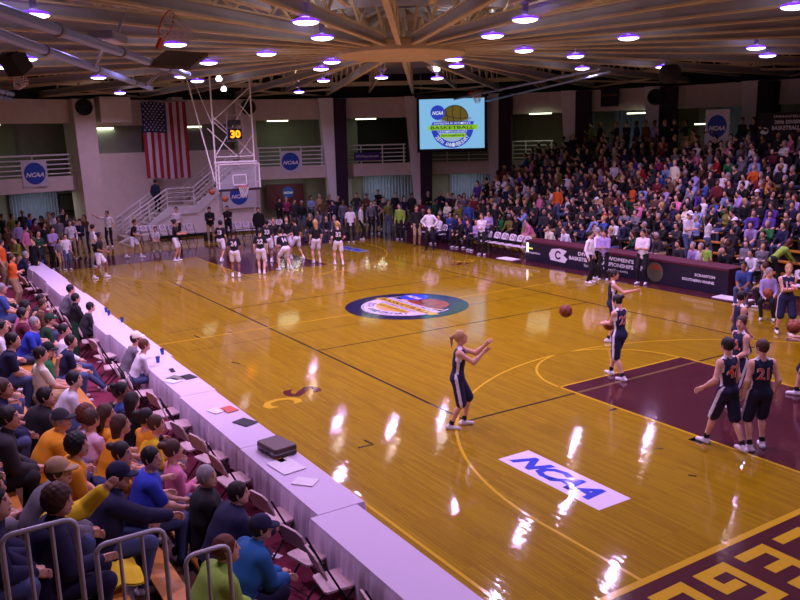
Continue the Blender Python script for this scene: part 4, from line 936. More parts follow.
# ---- folding chairs
def chair_proto(kind):
    e = empty('folding_chair', (0, 0, -50)); fm, sm = ('black', 'chair_beige') if kind == 0 else ('black', 'chair_white')
    mat('chair_beige', (206, 176, 176), .5); mat('chair_white', (226, 216, 226), .5)
    for sg in (1, -1):
        b = MB(); b.tube([(.24, sg*.21, .0), (-.02, sg*.21, .44), (-.2, sg*.20, .80)], .013, 6); b.build('leg', fm, e)
        b = MB(); b.tube([(-.26, sg*.19, 0), (.16, sg*.19, .43)], .013, 6); b.build('leg', fm, e)
    b = MB(); b.tube([(.17, .2, .12), (.17, -.2, .12)], .009, 5); b.tube([(-.2, .19, .08), (-.2, -.19, .08)], .009, 5); b.build('crossbar', fm, e)
    b = MB(); P = [(-.19, -.17), (-.17, -.2), (.17, -.2), (.2, -.15), (.2, .15), (.17, .2), (-.17, .2), (-.19, .17)]; b.prism(P, .43, .455); b.build('seat', sm, e)
    b = MB(); mt = Matrix.Translation((-.17, 0, .60)) @ Matrix.Rotation(R_(-20), 4, 'Y') @ frame((0,0,0), (0,1,0), (0,0,1))
    b.prism([(-.22, 0), (.22, 0), (.23, .1), (.2, .24), (.12, .285), (-.12, .285), (-.2, .24), (-.23, .1)], -.012, .012, mtx=mt); bk = b.build('backrest', sm, e)
    if kind == 1:
        b = MB(); b.ring(.055, .085, -.016, .016, n=14, c=(0, .15), mtx=mt); b.build('badge', 'maroon', bk)
    return reg(e)
CH = [chair_proto(0), chair_proto(1)]
first = [True, True]
def chair(kind, x, y, rz, lb, grp):
    if first[kind]: o = CH[kind]; first[kind] = False
    else: o = copy_tree(CH[kind])
    o.location = (x, y, 0); o.rotation_euler = (0, 0, rz); tag(o, lb, 'chair', grp); return o
rng = random.Random(5)
# along the white tables (x position, forward push, turn)
G = 'folding chairs along the white tables'
CX = [(-11.2, 'at the far end of the white tables'), (-9.6, 'second from the far end of the tables'), (-8.2, 'third from the far end of the tables'), (-6.8, 'between the far end and the man in grey'),
 (-4.3, 'behind the man in grey at the tables'), (-3.1, 'behind the man in black at the tables'), (-1.9, 'left free next to the boy'), (-.9, 'under the boy in the patterned shirt'), (.35, 'with the green jacket over it'),
 (2.0, 'under the person in the hooded top'), (3.0, 'under the woman in the white top'), (4.3, 'empty, right after the woman in white'), (5.2, 'empty, second after the woman in white'), (6.55, 'empty, tilted out by the orange leaflet'), (7.25, 'empty, close to the table by the orange leaflet'),
 (8.3, 'empty, facing the magazine on the table'), (8.95, 'empty, half under the cloth at the table joint'), (9.9, 'empty, behind the brown briefcase'), (11.3, 'empty, first past the briefcase papers'), (12.35, 'empty, second past the briefcase papers'), (13.0, 'empty, last before the table end'), (14.1, 'empty, at the very end of the tables')]
for x, lb in CX: chair(0, x, -9.17-rng.random()*.10, R_(90+rng.uniform(-14, 14)), 'folding chair with pale seat '+lb, G)
for i, (u, v) in enumerate(((138,232), (146,233), (155,233), (165,233), (174,233), (184,232), (191,232))):
    x, y = [(-21.26, -2.49), (-20.96, -2.17), (-20.83, -1.75), (-20.66, -1.30), (-20.33, -0.94), (-20.36, -0.41), (-20.27, -0.03)][i]
    chair(1, x, y, R_(5), 'white-backed folding chair in the row against the stair wall, %s from the stair foot' % ['first','second','third','fourth','fifth','sixth','last'][i], 'white chairs under the stairs')
for i in range(7):
    x, y = [(-19.38, 1.78), (-19.08, 2.10), (-18.98, 2.49), (-18.84, 2.93), (-18.74, 3.33), (-18.64, 3.73), (-18.53, 4.13)][i]
    chair(1, x, y, R_(-5), 'white-backed folding chair behind the far basket, %s along the badge banner' % ['first','second','third','fourth','fifth','sixth','last'][i], 'white chairs behind the far basket')
for i, x in enumerate((-11.6, -11.0, -10.4, -8.3, -7.7, -7.1, -6.5, -6.0, -5.5, -5.0, -4.55)):
    chair(1, x-.25, 8.75, R_(-92), 'white-backed folding chair on the side line bench, %s counting from the corner table' % ['first','second','third','fourth','fifth','sixth','seventh','eighth','ninth','tenth','last'][i], 'white chairs on the side line bench')
for i, (x, y, a) in enumerate(((6.6, 9.4, -80), (7.3, 9.5, -95), (8.0, 9.4, -100), (9.9, 9.4, -90))):
    chair(1, x, y, R_(a), 'white-backed folding chair past the scorers table, %s from it' % ['nearest', 'second', 'third', 'furthest one'][i], 'white chairs past the scorers table')
e = empty('folding_table', (8.6, 10.3, 0)); tag(e, 'white-topped table with papers past the end of the scorers table', 'table')
MB().box((0, 0, .74), (1.8, .7, .04)).build('tabletop', 'white', e)
for sx in (-.8, .8):
    for sy in (-.28, .28): MB().tube([(sx, sy, 0), (sx, sy, .73)], .015, 6).build('leg', 'steel', e)

# ---- white-clothed tables along the near side line
cl_m = mat('tablecloth_white', (214, 200, 222), .75, var=.03, scale=2)
def cloth_table(x0, x1, dy, lb, lb2):
    cx = (x0+x1)/2; L = x1-x0; e = empty('folding_table', (cx, -8.62+dy, 0)); tag(e, lb, 'table', 'folding tables along the near side line')
    MB().box((0, 0, .72), (L-.04, .56, .03)).build('tabletop', 'white', e)
    for sx in (-1, 1):
        for sy in (-1, 1): MB().tube([(sx*(L/2-.25), sy*.22, 0), (sx*(L/2-.3), sy*.22, .71)], .014, 6).build('leg', 'steel', e)
    # draped cloth: closed shell, top and wavy skirts
    n = 60; m_ = 10; hw = L/2; hd = .31; per = []
    def edge(t): # perimeter walk
        W, D_ = 2*hw, 2*hd; s_ = t*(2*W+2*D_)
        if s_ < W: return (-hw+s_, -hd, (0, -1))
        s_ -= W
        if s_ < D_: return (hw, -hd+s_, (1, 0))
        s_ -= D_
        if s_ < W: return (hw-s_, hd, (0, 1))
        s_ -= W; return (-hw, hd-s_, (-1, 0))
    NP = 240; rows = [(0, 0), (0.0, -.01), (.02, -.05), (.028, -.18), (.03, -.34), (.04, -.5)]; vs = []
    rg = random.Random(int(cx*10))
    ph = rg.random()*6
    for j, (o_, dz) in enumerate(rows):
        for k in range(NP):
            x, y, nn = edge(k/NP); am = .022*max(0, j-1)/4; wv = am*(math.sin(k*.55+ph)+.6*math.sin(k*1.31+ph*2)); lift = .06*math.sin(k*.05+ph)*(j/5)**2
            if nn[1] == 0: wv *= .1
            vs.append((x+nn[0]*(o_*.3+wv), y+nn[1]*(o_+wv), .745+dz*(.9 if nn[0] == 0 else 1)+lift))
    b = MB(); fs = [(j*NP+k, j*NP+(k+1) % NP, (j+1)*NP+(k+1) % NP, (j+1)*NP+k) for j in range(len(rows)-1) for k in range(NP)]; fs.append(tuple(range(NP)))
    b.add([Vector(v)+Vector((cx, -8.62+dy, 0)) for v in vs], fs); o = b.build('tablecloth', cl_m, None, True)
    o.data.polygons[len(fs)-1].use_smooth = False
    tag(o, lb2, 'tablecloth', 'white cloths on the near tables'); return e
TE = [-12.1, -10.05, -7.3, -4.55, -1.8, 1.25, 4.0, 6.75, 9.6, 12.1, 14.75]
where = ['at the far end of the row', 'second from the far end of the row', 'past the man in grey', 'in front of the man in grey', 'in front of the boy, with cups on it', 'in front of the woman in the white top', 'with the orange leaflet', 'with the magazine, before the table joint', 'carrying the brown briefcase', 'nearest the corner of the court']
for i in range(10): cloth_table(TE[i]+.01, TE[i+1]-.01, (.03 if i % 2 else -.02) if i not in (4, 7, 8, 9) else (-.05 if i < 8 else -.06 if i == 8 else -.17), 'folding table %s, hidden under its white cloth' % where[i], 'long white tablecloth %s' % where[i])
# things on the tables
def sheet(u, v, w_, h_, rz, m, nm, lb, cat, th=.006, z=.75):
    pass
items = [((-5.00, -8.57), .28, .22, .3, 'white', 'paper_sheet', 'sheet of paper before the man in grey', 'paper'), ((5.78, -9.00), .3, .22, .4, 'white', 'paper_sheet', 'white paper sheet close to the woman in the white top', 'paper'),
 ((5.09, -8.61), .26, .08, -.1, 'black', 'phone_case', 'flat black case lying on the white cloth past the woman in white', 'case'), ((5.62, -8.70), .3, .22, .5, 'grey_panel', 'newsletter', 'grey printed page beside another on the white cloth', 'paper'), ((5.70, -8.49), .3, .22, .2, 'dark', 'newsletter', 'dark printed page on the court edge of the cloth', 'paper'),
 ((7.91, -8.52), .3, .2, .15, 'orange_rim', 'leaflet', 'orange and red leaflet on the white cloth', 'leaflet'), ((7.85, -8.72), .26, .2, .3, 'white', 'leaflet', 'pale leaflet beside the orange one', 'leaflet'), ((8.64, -8.53), .34, .24, .35, 'dark', 'magazine', 'black and white magazine near the table joint', 'magazine'),
 ((10.57, -8.71), .5, .34, .1, 'white', 'paper_sheet', 'large white sheet beside the briefcase', 'paper'), ((10.36, -8.69), .14, .10, .2, 'yellow_line', 'sticky_note', 'small yellow note beside the briefcase', 'note'), ((11.18, -8.72), .3, .22, .7, 'white', 'paper_sheet', 'white sheet on the nearest stretch of tables', 'paper')]
for (x, y), w_, h_, rz, m, nm, lb, cat in [((a, b_), *r) for (a, b_), *r in items]:
    tag(MB().box((x, min(-8.42, max(-8.8, y)), .757), (w_, h_, .006), rz=rz).build(nm, m), lb, cat)
def cup(x, y, lb, m='ncaa_blue'):
    e = empty('paper_cup', (x, y, .755)); tag(e, lb, 'cup'); MB().lathe([(.001, 0), (.03, 0), (.042, .11), (.038, .11), (.028, .01), (.001, .01)], n=14).build('cup_wall', m, e); MB().lathe([(.001, .11), (.044, .11), (.044, .118), (.001, .122)], n=14).build('lid', 'dark', e)
for (x, y), lb in (((-1.30, -8.41), 'blue paper cup on the cloth next to the boy, upper one'), ((-0.87, -8.44), 'blue paper cup on the cloth next to the boy, lower one'), ((0.17, -8.36), 'blue paper cup alone towards the table joint'), ((3.78, -8.42), 'dark blue bottle cup before the woman in the white top'), ((4.35, -8.67), 'small dark cup among the papers of the woman in white'), ((-11.85, -8.32), 'dark cup at the far end of the tables')):
    cup(x, y, lb)
# briefcase
bx, by = (10.02, -8.66); e = empty('briefcase', (bx, -8.60, .755), R_(8)); tag(e, 'dark brown leather briefcase lying flat on the white tablecloth', 'briefcase')
br = mat('brown_leather', (70, 40, 34), .4, var=.2, scale=20)
def rbox(b, w_, d_, z0, z1, r=.04):
    P = []
    for sx, sy, a in ((1,1,0), (-1,1,90), (-1,-1,180), (1,-1,270)): P += [(sx*(w_/2-r)+r*math.cos(R_(a+q)), sy*(d_/2-r)+r*math.sin(R_(a+q))) for q in (0, 30, 60, 90)]
    b.prism(P, z0, z1)
b = MB(); rbox(b, .52, .36, 0, .055); b.build('case_bottom', br, e); b = MB(); rbox(b, .52, .36, .062, .12); rbox(b, .50, .34, .12, .128, .03); b.build('case_lid', br, e)
b = MB(); rbox(b, .525, .365, .053, .064); b.build('metal_rim', 'steel', e)
b = MB(); b.tube([(-.07, -.185, .05), (-.06, -.215, .05), (.06, -.215, .05), (.07, -.185, .05)], .01, 6); b.build('handle', 'black', e); b = MB(); [b.box((s*.17, -.184, .06), (.05, .01, .03)) for s in (1, -1)]; b.build('latch', 'steel', e)
# green jacket over a chair back
b = MB()
for k in range(2):
    P = []
    for j in range(9):
        for i in range(9):
            u, v = i/8, j/8; P.append((.33+(u-.5)*.46+.02*math.sin(v*7+u*4), -9.46-.03*math.sin(u*11)-(.03 if k else 0)-v*.04, .93-v*.78+.02*math.sin(u*9)))
    b.add(P, [(j*9+i, j*9+i+1, (j+1)*9+i+1, (j+1)*9+i) for j in range(8) for i in range(8)])
o = b.build('draped_jacket', mat('jacket_green', (36, 96, 64), .85, var=.2), None, True); tag(o, 'green jacket hanging over a chair back at the white tables', 'jacket')

# ---- near bleachers
NB = 6
def brow(r): return -10.25-.62*r, .42+.28*r
e = empty('bleachers', (0, -12, 0)); tag(e, 'orange wooden bleachers on the near side of the court', 'bleachers')
for r in range(NB+1):
    y, z = brow(r)
    MB().box((.6, y+12, z-.02), (27.2, .26, .045)).build('seat_plank', 'bench_wood', e)
    if r: MB().box((.6, y+12+.31, .28*r-.02), (27.2, .36, .04)).build('foot_plank', mat('foot_plank', (96, 60, 36), .6, var=.2), e)
    MB().box((.6, y+12-.10, (z-.05)/2+.0), (27.2, .03, z-.06)).build('riser', mat('riser_dark', (52, 34, 34), .8), e)
b = MB()
for x in (-12.9, 14.15): 
    for r in range(NB+1): y, z = brow(r); b.beam((x, y+12, 0), (x, y+12, z-.05), .06, .06)
b.build('side_frame', 'steel', e)
def hoop_rail(x, y0, y1, zt, zb, lb, nb=3):
    e = empty('guard_rail', (x, (y0+y1)/2, zb)); tag(e, lb, 'railing', 'pipe guard rails at the end of the bleachers'); ym = (y0+y1)/2; r = .07
    P = [(0, y0-ym, 0), (0, y0-ym, zt-zb-r)]+[(0, y0-ym+r-r*math.cos(R_(q)), zt-zb-r+r*math.sin(R_(q))) for q in (30, 60, 90)]+[(0, y1-ym-r+r*math.sin(R_(q)), zt-zb-r+r*math.cos(R_(q))) for q in (0, 30, 60, 90)]+[(0, y1-ym, 0)]
    MB().tube(P, .019, 8).build('hoop', mat('galvanised', (200, 200, 206), .45, .15), e, True)
    for k in range(1, nb): y = y0-ym+(y1-y0)*k/nb; MB().tube([(0, y, 0), (0, y, zt-zb)], .014, 8).build('baluster', 'galvanised', e)
hoop_rail(14.45, -11.22, -10.88, 2.02, .3, 'lowest pipe guard rail hoop, beside the person in lime green', 2)
hoop_rail(14.45, -11.84, -11.36, 2.30, .5, 'middle pipe guard rail hoop at the bleacher end', 3)
hoop_rail(14.45, -12.42, -11.95, 2.55, .8, 'highest full pipe guard rail hoop at the bleacher end', 3)
hoop_rail(14.45, -12.95, -12.50, 2.80, 1.1, 'pipe guard rail cut off by the picture edge, above the others', 3)

# ---- far stands
FR = 14
def frow(r): return 11.0+.62*r, .42+.28*r
e = empty('bleachers', (0, 15, 0)); tag(e, 'tall dark bleachers filled with people on the far side of the court', 'bleachers')
for r in range(FR):
    y, z = frow(r); hw = math.sqrt(max(1, 23**2-y*y)); x0 = -min(14.6, hw); x1 = 13.0 if hw > 13 else hw; cx = (x0+x1)/2; L = x1-x0
    MB().box((cx, y-15, z-.02), (L, .26, .045)).build('seat_plank', 'bench_wood', e)
    MB().box((cx, y-15+.10, z/2-.03), (L, .03, z-.06)).build('riser', 'riser_dark', e)
    if r: MB().box((cx, y-15-.31, .28*r-.02), (L, .36, .04)).build('foot_plank', 'foot_plank', e)
b = MB(); P = [(10.9, 0), (10.9, .4)]+[q for r in range(FR) for q in ((11.0+.62*r-.1, .38+.28*r), (11.0+.62*(r+1)-.1, .38+.28*r))]+[(19.6, 0)]
b.prism(P, -14.75, -14.62, mtx=Matrix(((0,0,1,0),(1,0,0,-15),(0,1,0,0),(0,0,0,1)))); b.build('side_panel', 'riser_dark', e)
b = MB(); b.box((-1, 5.9, 3.4), (24, 2.6, .12)); b.build('top_walkway', 'dark', e)

for (x, y), lb in (((11.13, -8.98), 'small white scrap of paper on the carpet by the blue hooded top'), ((11.44, -9.28), 'second scrap of paper on the carpet, lower one'), ((0.79, -9.09), 'white scrap of paper on the carpet near the white hooded top')):
    tag(MB().box((x, max(-9.7, y), .012), (.14, .09, .008), rz=.5).build('paper_scrap', 'white'), lb, 'litter')

for a, lb in ((199.2, 'dark framed picture on the lobby wall at the picture edge'), (190.6, 'dark framed picture on the lobby wall beside the curtain'), (189.6, 'dark framed picture on the lobby wall next to the wide pier')):
    c = (*pol(a, RW+2.7), 1.9); mt = frame(c, tang(a), (0,0,1)); e = empty('framed_picture', c); e.matrix_world = mt; tag(e, lb, 'picture')
    MB().box((0,0,0), (.62, .95, .04)).build('frame', 'black', e); MB().box((0,0,.022), (.5, .82, .01)).build('print', mat('picture_print', (70, 66, 64), .5, var=.5, scale=6), e)

# ================================================================ PEOPLE
HI = dict(cell=.022, fine=.009); MID = dict(cell=.026, fine=.014)
TEE, LONG, JAC, SUIT = (dict(top=t, bottom='pants') for t in ('tee', 'long', 'jacket', 'suit'))
FT = dict(top='tee', bottom='pants', fem=1, w=.9); FL = dict(top='long', bottom='pants', fem=1, w=.9)
KIT = dict(top='tank', bottom='shorts', stripe=1, fem=1, w=1.03); WARM = dict(top='tee', bottom='shorts', fem=1, w=.92, cut=.68)
PCACHE = {}
def posed(k):
    if k not in PCACHE: PCACHE[k] = POSE[k]()
    return PCACHE[k]
def hd(J, rz, s=1.0):
    h = J['head']*s; c, q = math.cos(rz), math.sin(rz); return (h[0]*c-h[1]*q, h[0]*q+h[1]*c)

# ---- players in navy warming up on the near half
def player(feet, rz, J, **k): return person(None, J, KIT, (feet[0], feet[1], 0), R_(rz), 'navy', 'navy', sock='black', shoe='white', cat='person', **HI, **k)
player((9.15, -4.79), 50, skel(pelvis=(-.02,0,.93), lean=6, nod=-10, look=4, lh=(.44,-.06,.10), rh=(.42,.05,.02), le=(.1,.3,-1), re=(.1,-.3,-1), lf=(.08,.12), rf=(-.14,-.12), curl=.7), hair='pony', hc='blond', skin=0, label='person in navy basketball kit, blond ponytail, arms raised after a shot', scale=1.0)
player((8.80, -0.43), 186, skel(pelvis=(0,0,.94), lean=3, look=10, nod=12, lh=(.34,-.22,-.28), rh=(.36,.14,-.30), lf=(-.20,.10), rf=(.26,-.10), curl=.9), hair='bun', hc='dark', skin=2, number='22', label='person in navy kit with orange 22 on the back, walking with a ball')
player((6.61, 1.69), 52, skel(pelvis=(0,0,.95), look=-10, lh=(.05,.07,-.5), rh=(.46,-.12,-.10), re=(0,-.4,-1), lf=(.04,.12), rf=(-.1,-.12)), hair='bun', hc='dark', skin=1, label='person in navy kit standing behind number 22, one arm held out')
player((12.40, -1.87), 176, skel(pelvis=(0,0,.94), lean=4, look=-8, lh=(.18,.16,-.42), rh=(.08,-.04,-.5), lf=(.28,.10), rf=(-.30,-.06,.02), curl=.8), hair='short', hc='dark', skin=2, number='47', scale=1.03, label='person in navy kit with orange 47 on the back, stepping away')
player((12.74, -1.53), 150, skel(pelvis=(0,0,.95), look=25, lh=(.05,.07,-.5), rh=(.02,-.08,-.5), lf=(-.05,.13), rf=(.06,-.12)), hair='short', hc='brown', skin=2, number='21', scale=1.02, label='person in navy kit with orange 21 on the back, brown hair, in the lane')
player((11.44, -0.21), 250, skel(pelvis=(0,0,.95), look=30, lh=(.2,-.1,-.4), rh=(.2,.1,-.4), lf=(.05,.13), rf=(-.05,-.12)), hair='bun', hc='brown', skin=2, number='f12', scale=1.0, label='person in navy kit with hair in a bun, facing the pair in the lane')
player((10.06, 1.72), 60, skel(pelvis=(0,0,.95), look=12, lh=(.06,.07,-.5), rh=(.1,-.06,-.48), lf=(-.03,.13), rf=(.05,-.12)), hair='short', hc='dark', skin=1, label='person in navy kit with short dark hair behind the others in the lane')
player((8.75, 5.42), -42, skel(pelvis=(0,0,.95), look=-8, lh=(.2,-.28,-.24), rh=(.24,.22,-.20), lf=(.08,.12), rf=(-.16,-.13,.02)), hair='bun', hc='blond', skin=2, number='f13', label='person in navy kit with fair hair, arms folded, by the side line')
player((11.77, 1.62), 200, skel(pelvis=(0,0,.93), lean=8, lh=(.3,-.05,-.3), rh=(.3,.05,-.3), lf=(.26,.10), rf=(-.2,-.1)), hair='pony', hc='brown', skin=2, number='10', label='person in navy kit at the picture edge, only a foot and arm in view')
player((-15.95, 8.34), -30, skel(lh=(.02,.04,-.38), rh=(.02,-.04,-.38), le=(-.2,1,0), re=(-.2,-1,0), lf=(0,.16), rf=(.05,-.16)), hair='pony', hc='dark', skin=1, label='person in navy kit with hands on hips beside the maroon corner table')

# ---- basketballs
def ball(x, y, z, lb, grp=None, r=.12):
    e = empty('basketball', (x, y, z), .6); tag(e, lb, 'ball', grp); e.rotation_euler = (.4, .5, .6)
    MB().lathe([(r*math.sin(R_(q)), -r*math.cos(R_(q))) for q in range(0, 181, 12)], n=24).build('leather', 'ball_leather', e, True)
    b = MB(); rr = r*1.004
    for ax in ('X', 'Y', 'Z'):
        m = Matrix.Rotation(R_(90), 4, ax) if ax != 'Z' else Matrix()
        b.tube([m @ Vector((rr*math.cos(q*math.pi/16), rr*math.sin(q*math.pi/16), 0)) for q in range(32)], .0035, 4, closed=True)
    for s in (1, -1): b.tube([Vector((s*(.55*r+.25*r*math.cos(q*math.pi/12)**2), rr*.83*math.cos(q*math.pi/12)*1.0, rr*.75*math.sin(q*math.pi/12))).normalized()*rr for q in range(24)], .0035, 4, closed=True)
    b.build('seam', 'ball_seam', e); return e
ball(9.39, -2.51, 1.82, 'basketball in flight above the court towards number 22')
ball(8.34, -0.25, 1.02, 'basketball held by number 22')
ball(8.37, 5.23, 1.02, 'basketball resting on the side, beside the fair-haired person in navy')
ball(11.50, 1.30, 1.35, 'basketball held at the picture edge', r=.13)
ball(-11.90, -1.69, 2.95, 'basketball in the air, higher of two near the far backboard')
ball(-11.90, -1.14, 2.63, 'basketball in the air, lower of two near the far backboard')

# ---- players in black shirts and white shorts at the far basket
def far_player(f, rz, J, lb, hair='pony', hc='brown', skin=1, num=None, bot='white', s=1.0):
    return person(None, J, WARM, (f[0], f[1], 0), R_(rz), 'black', bot, sock='white', shoe='white', hair=hair, hc=hc, skin=skin, number=num, numcol=(235,225,235), label=lb, cell=.03, fine=.02, scale=s)
W = lambda **k: skel(**k)
G12 = [
 ((-11.54, -6.40), 60, W(pelvis=(0,0,.92), lean=8, lf=(.15,.16), rf=(-.2,-.14), lh=(.2,.1,-.4), rh=(.25,-.05,-.35), look=-10), 'bun', 'dark', 3, None, 'person in black shirt and white shorts crouching beside the far end of the tables'),
 ((-16.03, -4.02), 60, W(pelvis=(0,0,.9), lean=14, lf=(.3,.1), rf=(-.3,-.1,.05), lh=(.1,.2,-.4), rh=(.3,-.1,-.3)), 'short', 'brown', 1, None, 'person in black shirt running in front of the stair chairs'),
 ((-13.83, -2.78), 62, W(lean=2, lf=(.06,.1), rf=(-.06,-.1), lh=(.42,-.02,-.22), rh=(.40,.02,-.24)), 'bun', 'dark', 1, None, 'person in black shirt reaching both arms forward, alone at the lane edge'),
 ((-8.31, -2.24), 150, W(lf=(.02,.12), rf=(-.02,-.12)), 'short', 'dark', 3, '24', 'person in black shirt numbered 24, back turned, in front of the far lane'),
 ((-12.50, -1.26), 130, W(pelvis=(0,0,.9), lean=6, lf=(.26,.16), rf=(-.3,-.14,.02), lh=(.2,.2,-.3)), 'bun', 'dark', 1, '23', 'person in black shirt numbered 23 striding across the far lane'),
 ((-8.29, -1.21), 152, W(pelvis=(0,0,.93), lf=(.10,.1), rf=(-.12,-.1), lean=3), 'pony', 'dark', 2, '22', 'person in black shirt numbered 22, back turned, next to 24'),
 ((-10.88, 0.18), 140, W(lf=(.02,.12), rf=(-.02,-.12), twist=10), 'short', 'dark', 3, '33', 'person in black shirt numbered 33 behind the others in the far lane'),
 ((-11.48, 0.72), -30, W(lf=(.02,.12), rf=(-.02,-.12), twist=10), 'pony', 'brown', 1, None, 'person in black shirt facing out of the group in the far lane'),
 ((-8.53, -0.11), 190, W(pelvis=(-.05,0,.86), lean=32, nod=10, lf=(.15,.2), rf=(-.1,-.2), lh=(.25,-.1,-.35), rh=(.25,.1,-.35)), 'bun', 'dark', 2, '14', 'person in black shirt bending over with hands on knees'),
 ((-10.82, 1.47), 200, W(pelvis=(0,0,.91), lean=8, lf=(.25,.14), rf=(-.2,-.14), lh=(.2,.1,-.35)), 'short', 'dark', 1, None, 'person in black shirt stepping behind the one bending over'),
 ((-11.63, 1.39), -20, W(lf=(.02,.12), rf=(-.02,-.12)), 'pony', 'brown', 2, '10', 'person in black shirt at the far side of the lane group, standing upright'),
 ((-9.29, 1.61), 170, W(lf=(.05,.12), rf=(-.06,-.12), look=20), 'long', 'blond', 2, None, 'person in black shirt with long fair hair, second from the ponytailed one'),
 ((-8.23, 2.06), 165, W(pelvis=(0,0,.93), lf=(.18,.12), rf=(-.2,-.12,.02), look=30, lh=(.1,.1,-.42), rh=(.2,-.1,-.35)), 'pony', 'blond', 2, '32', 'person in black shirt with ponytail and long white shorts, apart from the group')]
for f, rz, J, ha, hc, sk, num, lb in G12: far_player(f, rz, J, lb, ha, hc, sk, num)

# ---- near spectators on the bleachers, each placed in a row
def seated(x, y, row, rz, pose, fit, top, bottom, lb, q=HI, J=None, **k):
    yr, zr = brow(row); ln = k.pop('turn', -22); key = (pose, ln); fit = dict(fit, w=fit.get('w', 1)*1.13); J = J or posed(pose); J = PCACHE.setdefault(key, turn_head(J, ln)) if pose else turn_head(J, ln); k.setdefault('scale', 1.06); rz = R_(rz+26); hx, hy = hd(J, rz, k['scale']); x += 0; py = min(max(y-hy, yr-.12), yr+.10)
    return person(None if (q is HI or 'number' in k) else 'n_%s_%s' % (pose, fit['top']+str(fit.get('fem', 0))+str(fit.get('w', 1))), J, fit, (x-hx, py, .28*row), rz, top, bottom, label=lb, **q, **k)
S = seated
HOOD = S(12.89, -10.01, 0, 70, None, dict(JAC, w=1.08), 'teal blue', 'navy', 'person in a bright blue hooded top and navy cap leaning forward, lowest row', J=skel(pelvis=(-.05,0,.54), lean=30, nod=5, lf=(.36,.14), rf=(.30,-.14), lh=(.30,-.08,-.36), rh=(.30,.1,-.36)), hair='short', hc='dark', cap='navy', shoe='black')
back_mark(HOOD, turn_head(skel(pelvis=(-.05,0,.54), lean=30, nod=5, lf=(.36,.14), rf=(.30,-.14), lh=(.30,-.08,-.36), rh=(.30,.1,-.36)), -22), dict(JAC, w=1.08), [(-.10,.02),(-.04,.0),(-.08,-.05),(.0,-.02),(.03,-.07),(.05,-.01),(.11,.0),(.05,.04),(.09,.09),(0,.05),(-.05,.07)], 'white')
S(12.06, -9.91, 0, 62, None, dict(JAC, w=1.22), 'navy', 'jeans', 'person in a dark navy jacket with clasped hands, dark hair, front row', J=skel(pelvis=(-.05,0,.54), lean=24, nod=0, lf=(.34,.16), rf=(.28,-.16), lh=(.40,-.14,-.26), rh=(.40,.14,-.26), curl=1.0), hair='short', hc='dark', shoe='black')
S(11.54, -10.04, 0, 50, None, dict(JAC, w=1.15), 'black', 'charcoal', 'person with grey hair and glasses in a black leather jacket, front row', J=skel(pelvis=(-.02,0,.54), lean=5, look=-8, lf=(.34,.13), rf=(.34,-.13), lh=(.34,-.02,-.36), rh=(.34,.02,-.36)), hair='short', hc='grey', shoe='black')
S(10.51, -10.10, 0, 62, 'sit_cross', FL, 'pink', 'jeans', 'person in a pink sweater with pinned-up brown hair, front row', hair='bun', hc='brown')
S(9.27, -10.04, 0, 60, 'sit_lean', FL, 'yellow', 'grey', 'person in a bright yellow hooded top with a blue hair band, front row', hair='short', hc='brown')
S(9.11, -10.13, 0, 75, 'sit', FT, 'gold', 'grey', 'person in a gold shirt with dark hair looking back, front row', hair='bun', hc='dark')
S(8.21, -10.08, 0, 60, 'sit_turn', FL, 'black', 'jeans', 'person with long dark hair in a dark top, front row before the gold shirts', hair='long', hc='dark')
S(7.64, -10.07, 0, 55, 'sit', FL, 'blue', 'jeans', 'person in a blue and white top with black hair, front row', hair='bun', hc='black', skin=3)
S(7.48, -10.35, 0, 70, 'sit_lean', FL, 'black', 'grey', 'person in a black top with brown tied hair, sitting apart in the front row', hair='bun', hc='red-brown')
S(9.44, -10.61, 1, 70, 'sit', FT, 'gold', 'jeans', 'person with long light brown hair in a gold shirt, second row', hair='long', hc='brown')
S(9.78, -10.62, 1, 70, 'sit_lean', FT, 'gold', 'jeans', 'person with long brown hair in a gold shirt leaning forward, second row', hair='long', hc='brown')
S(10.93, -10.99, 1, 55, None, FT, 'gold', 'jeans', 'person with dark tied hair in a gold shirt, arms stretched forward', J=skel(pelvis=(-.03,0,.54), lean=12, look=-10, lf=(.34,.14), rf=(.3,-.14), lh=(.46,-.05,-.18), rh=(.42,.05,-.26), le=(0,.5,-1)), hair='bun', hc='dark')
S(11.27, -10.52, 1, 55, None, dict(TEE, w=1.2), 'royal blue', 'jeans', 'person in a royal blue polo shirt and jeans with dark hair', J=skel(pelvis=(-.03,0,.54), lean=14, look=-15, lf=(.36,.16), rf=(.34,-.16), lh=(.32,-.02,-.36), rh=(.34,.08,-.36)), hair='short', hc='black', skin=0, shoe='black')
S(13.63, -10.63, 1, 70, 'sit_lean', dict(JAC, w=1.05), 'lime', 'tan', 'person in a lime green top with red-brown hair behind the lowest guard rail', hair='short', hc='red-brown')
S(12.16, -11.13, 2, 60, None, dict(JAC, w=1.1), 'navy', 'jeans', 'person in a navy cap and dark jacket, hand held out', J=skel(pelvis=(-.04,0,.54), lean=20, nod=8, lf=(.34,.16), rf=(.3,-.14), lh=(.3,-.05,-.36), rh=(.48,.02,-.22), re=(0,-.6,-1)), hair='short', hc='dark', cap='navy')
S(9.34, -11.10, 1, 70, 'sit', FL, 'grey', 'grey', 'person with long curly red-brown hair in a grey top, second row', hair='curly', hc='red-brown')
S(9.52, -10.92, 1, 60, 'sit_turn', FL, 'pale pink', 'grey', 'person in a pale pink hooded top, half hidden by curly hair', hair='short', hc='brown')
S(9.98, -11.47, 2, 55, 'sit_lean', dict(TEE, w=1.3), 'gold', 'jeans', 'person in a gold shirt and grey cap leaning forward', hair='short', hc='grey', cap='charcoal')
S(10.98, -11.46, 2, 55, 'sit_lean', dict(TEE, w=1.3), 'gold', 'jeans', 'person in a gold shirt with thick black hair leaning forward', hair='curly', hc='black')
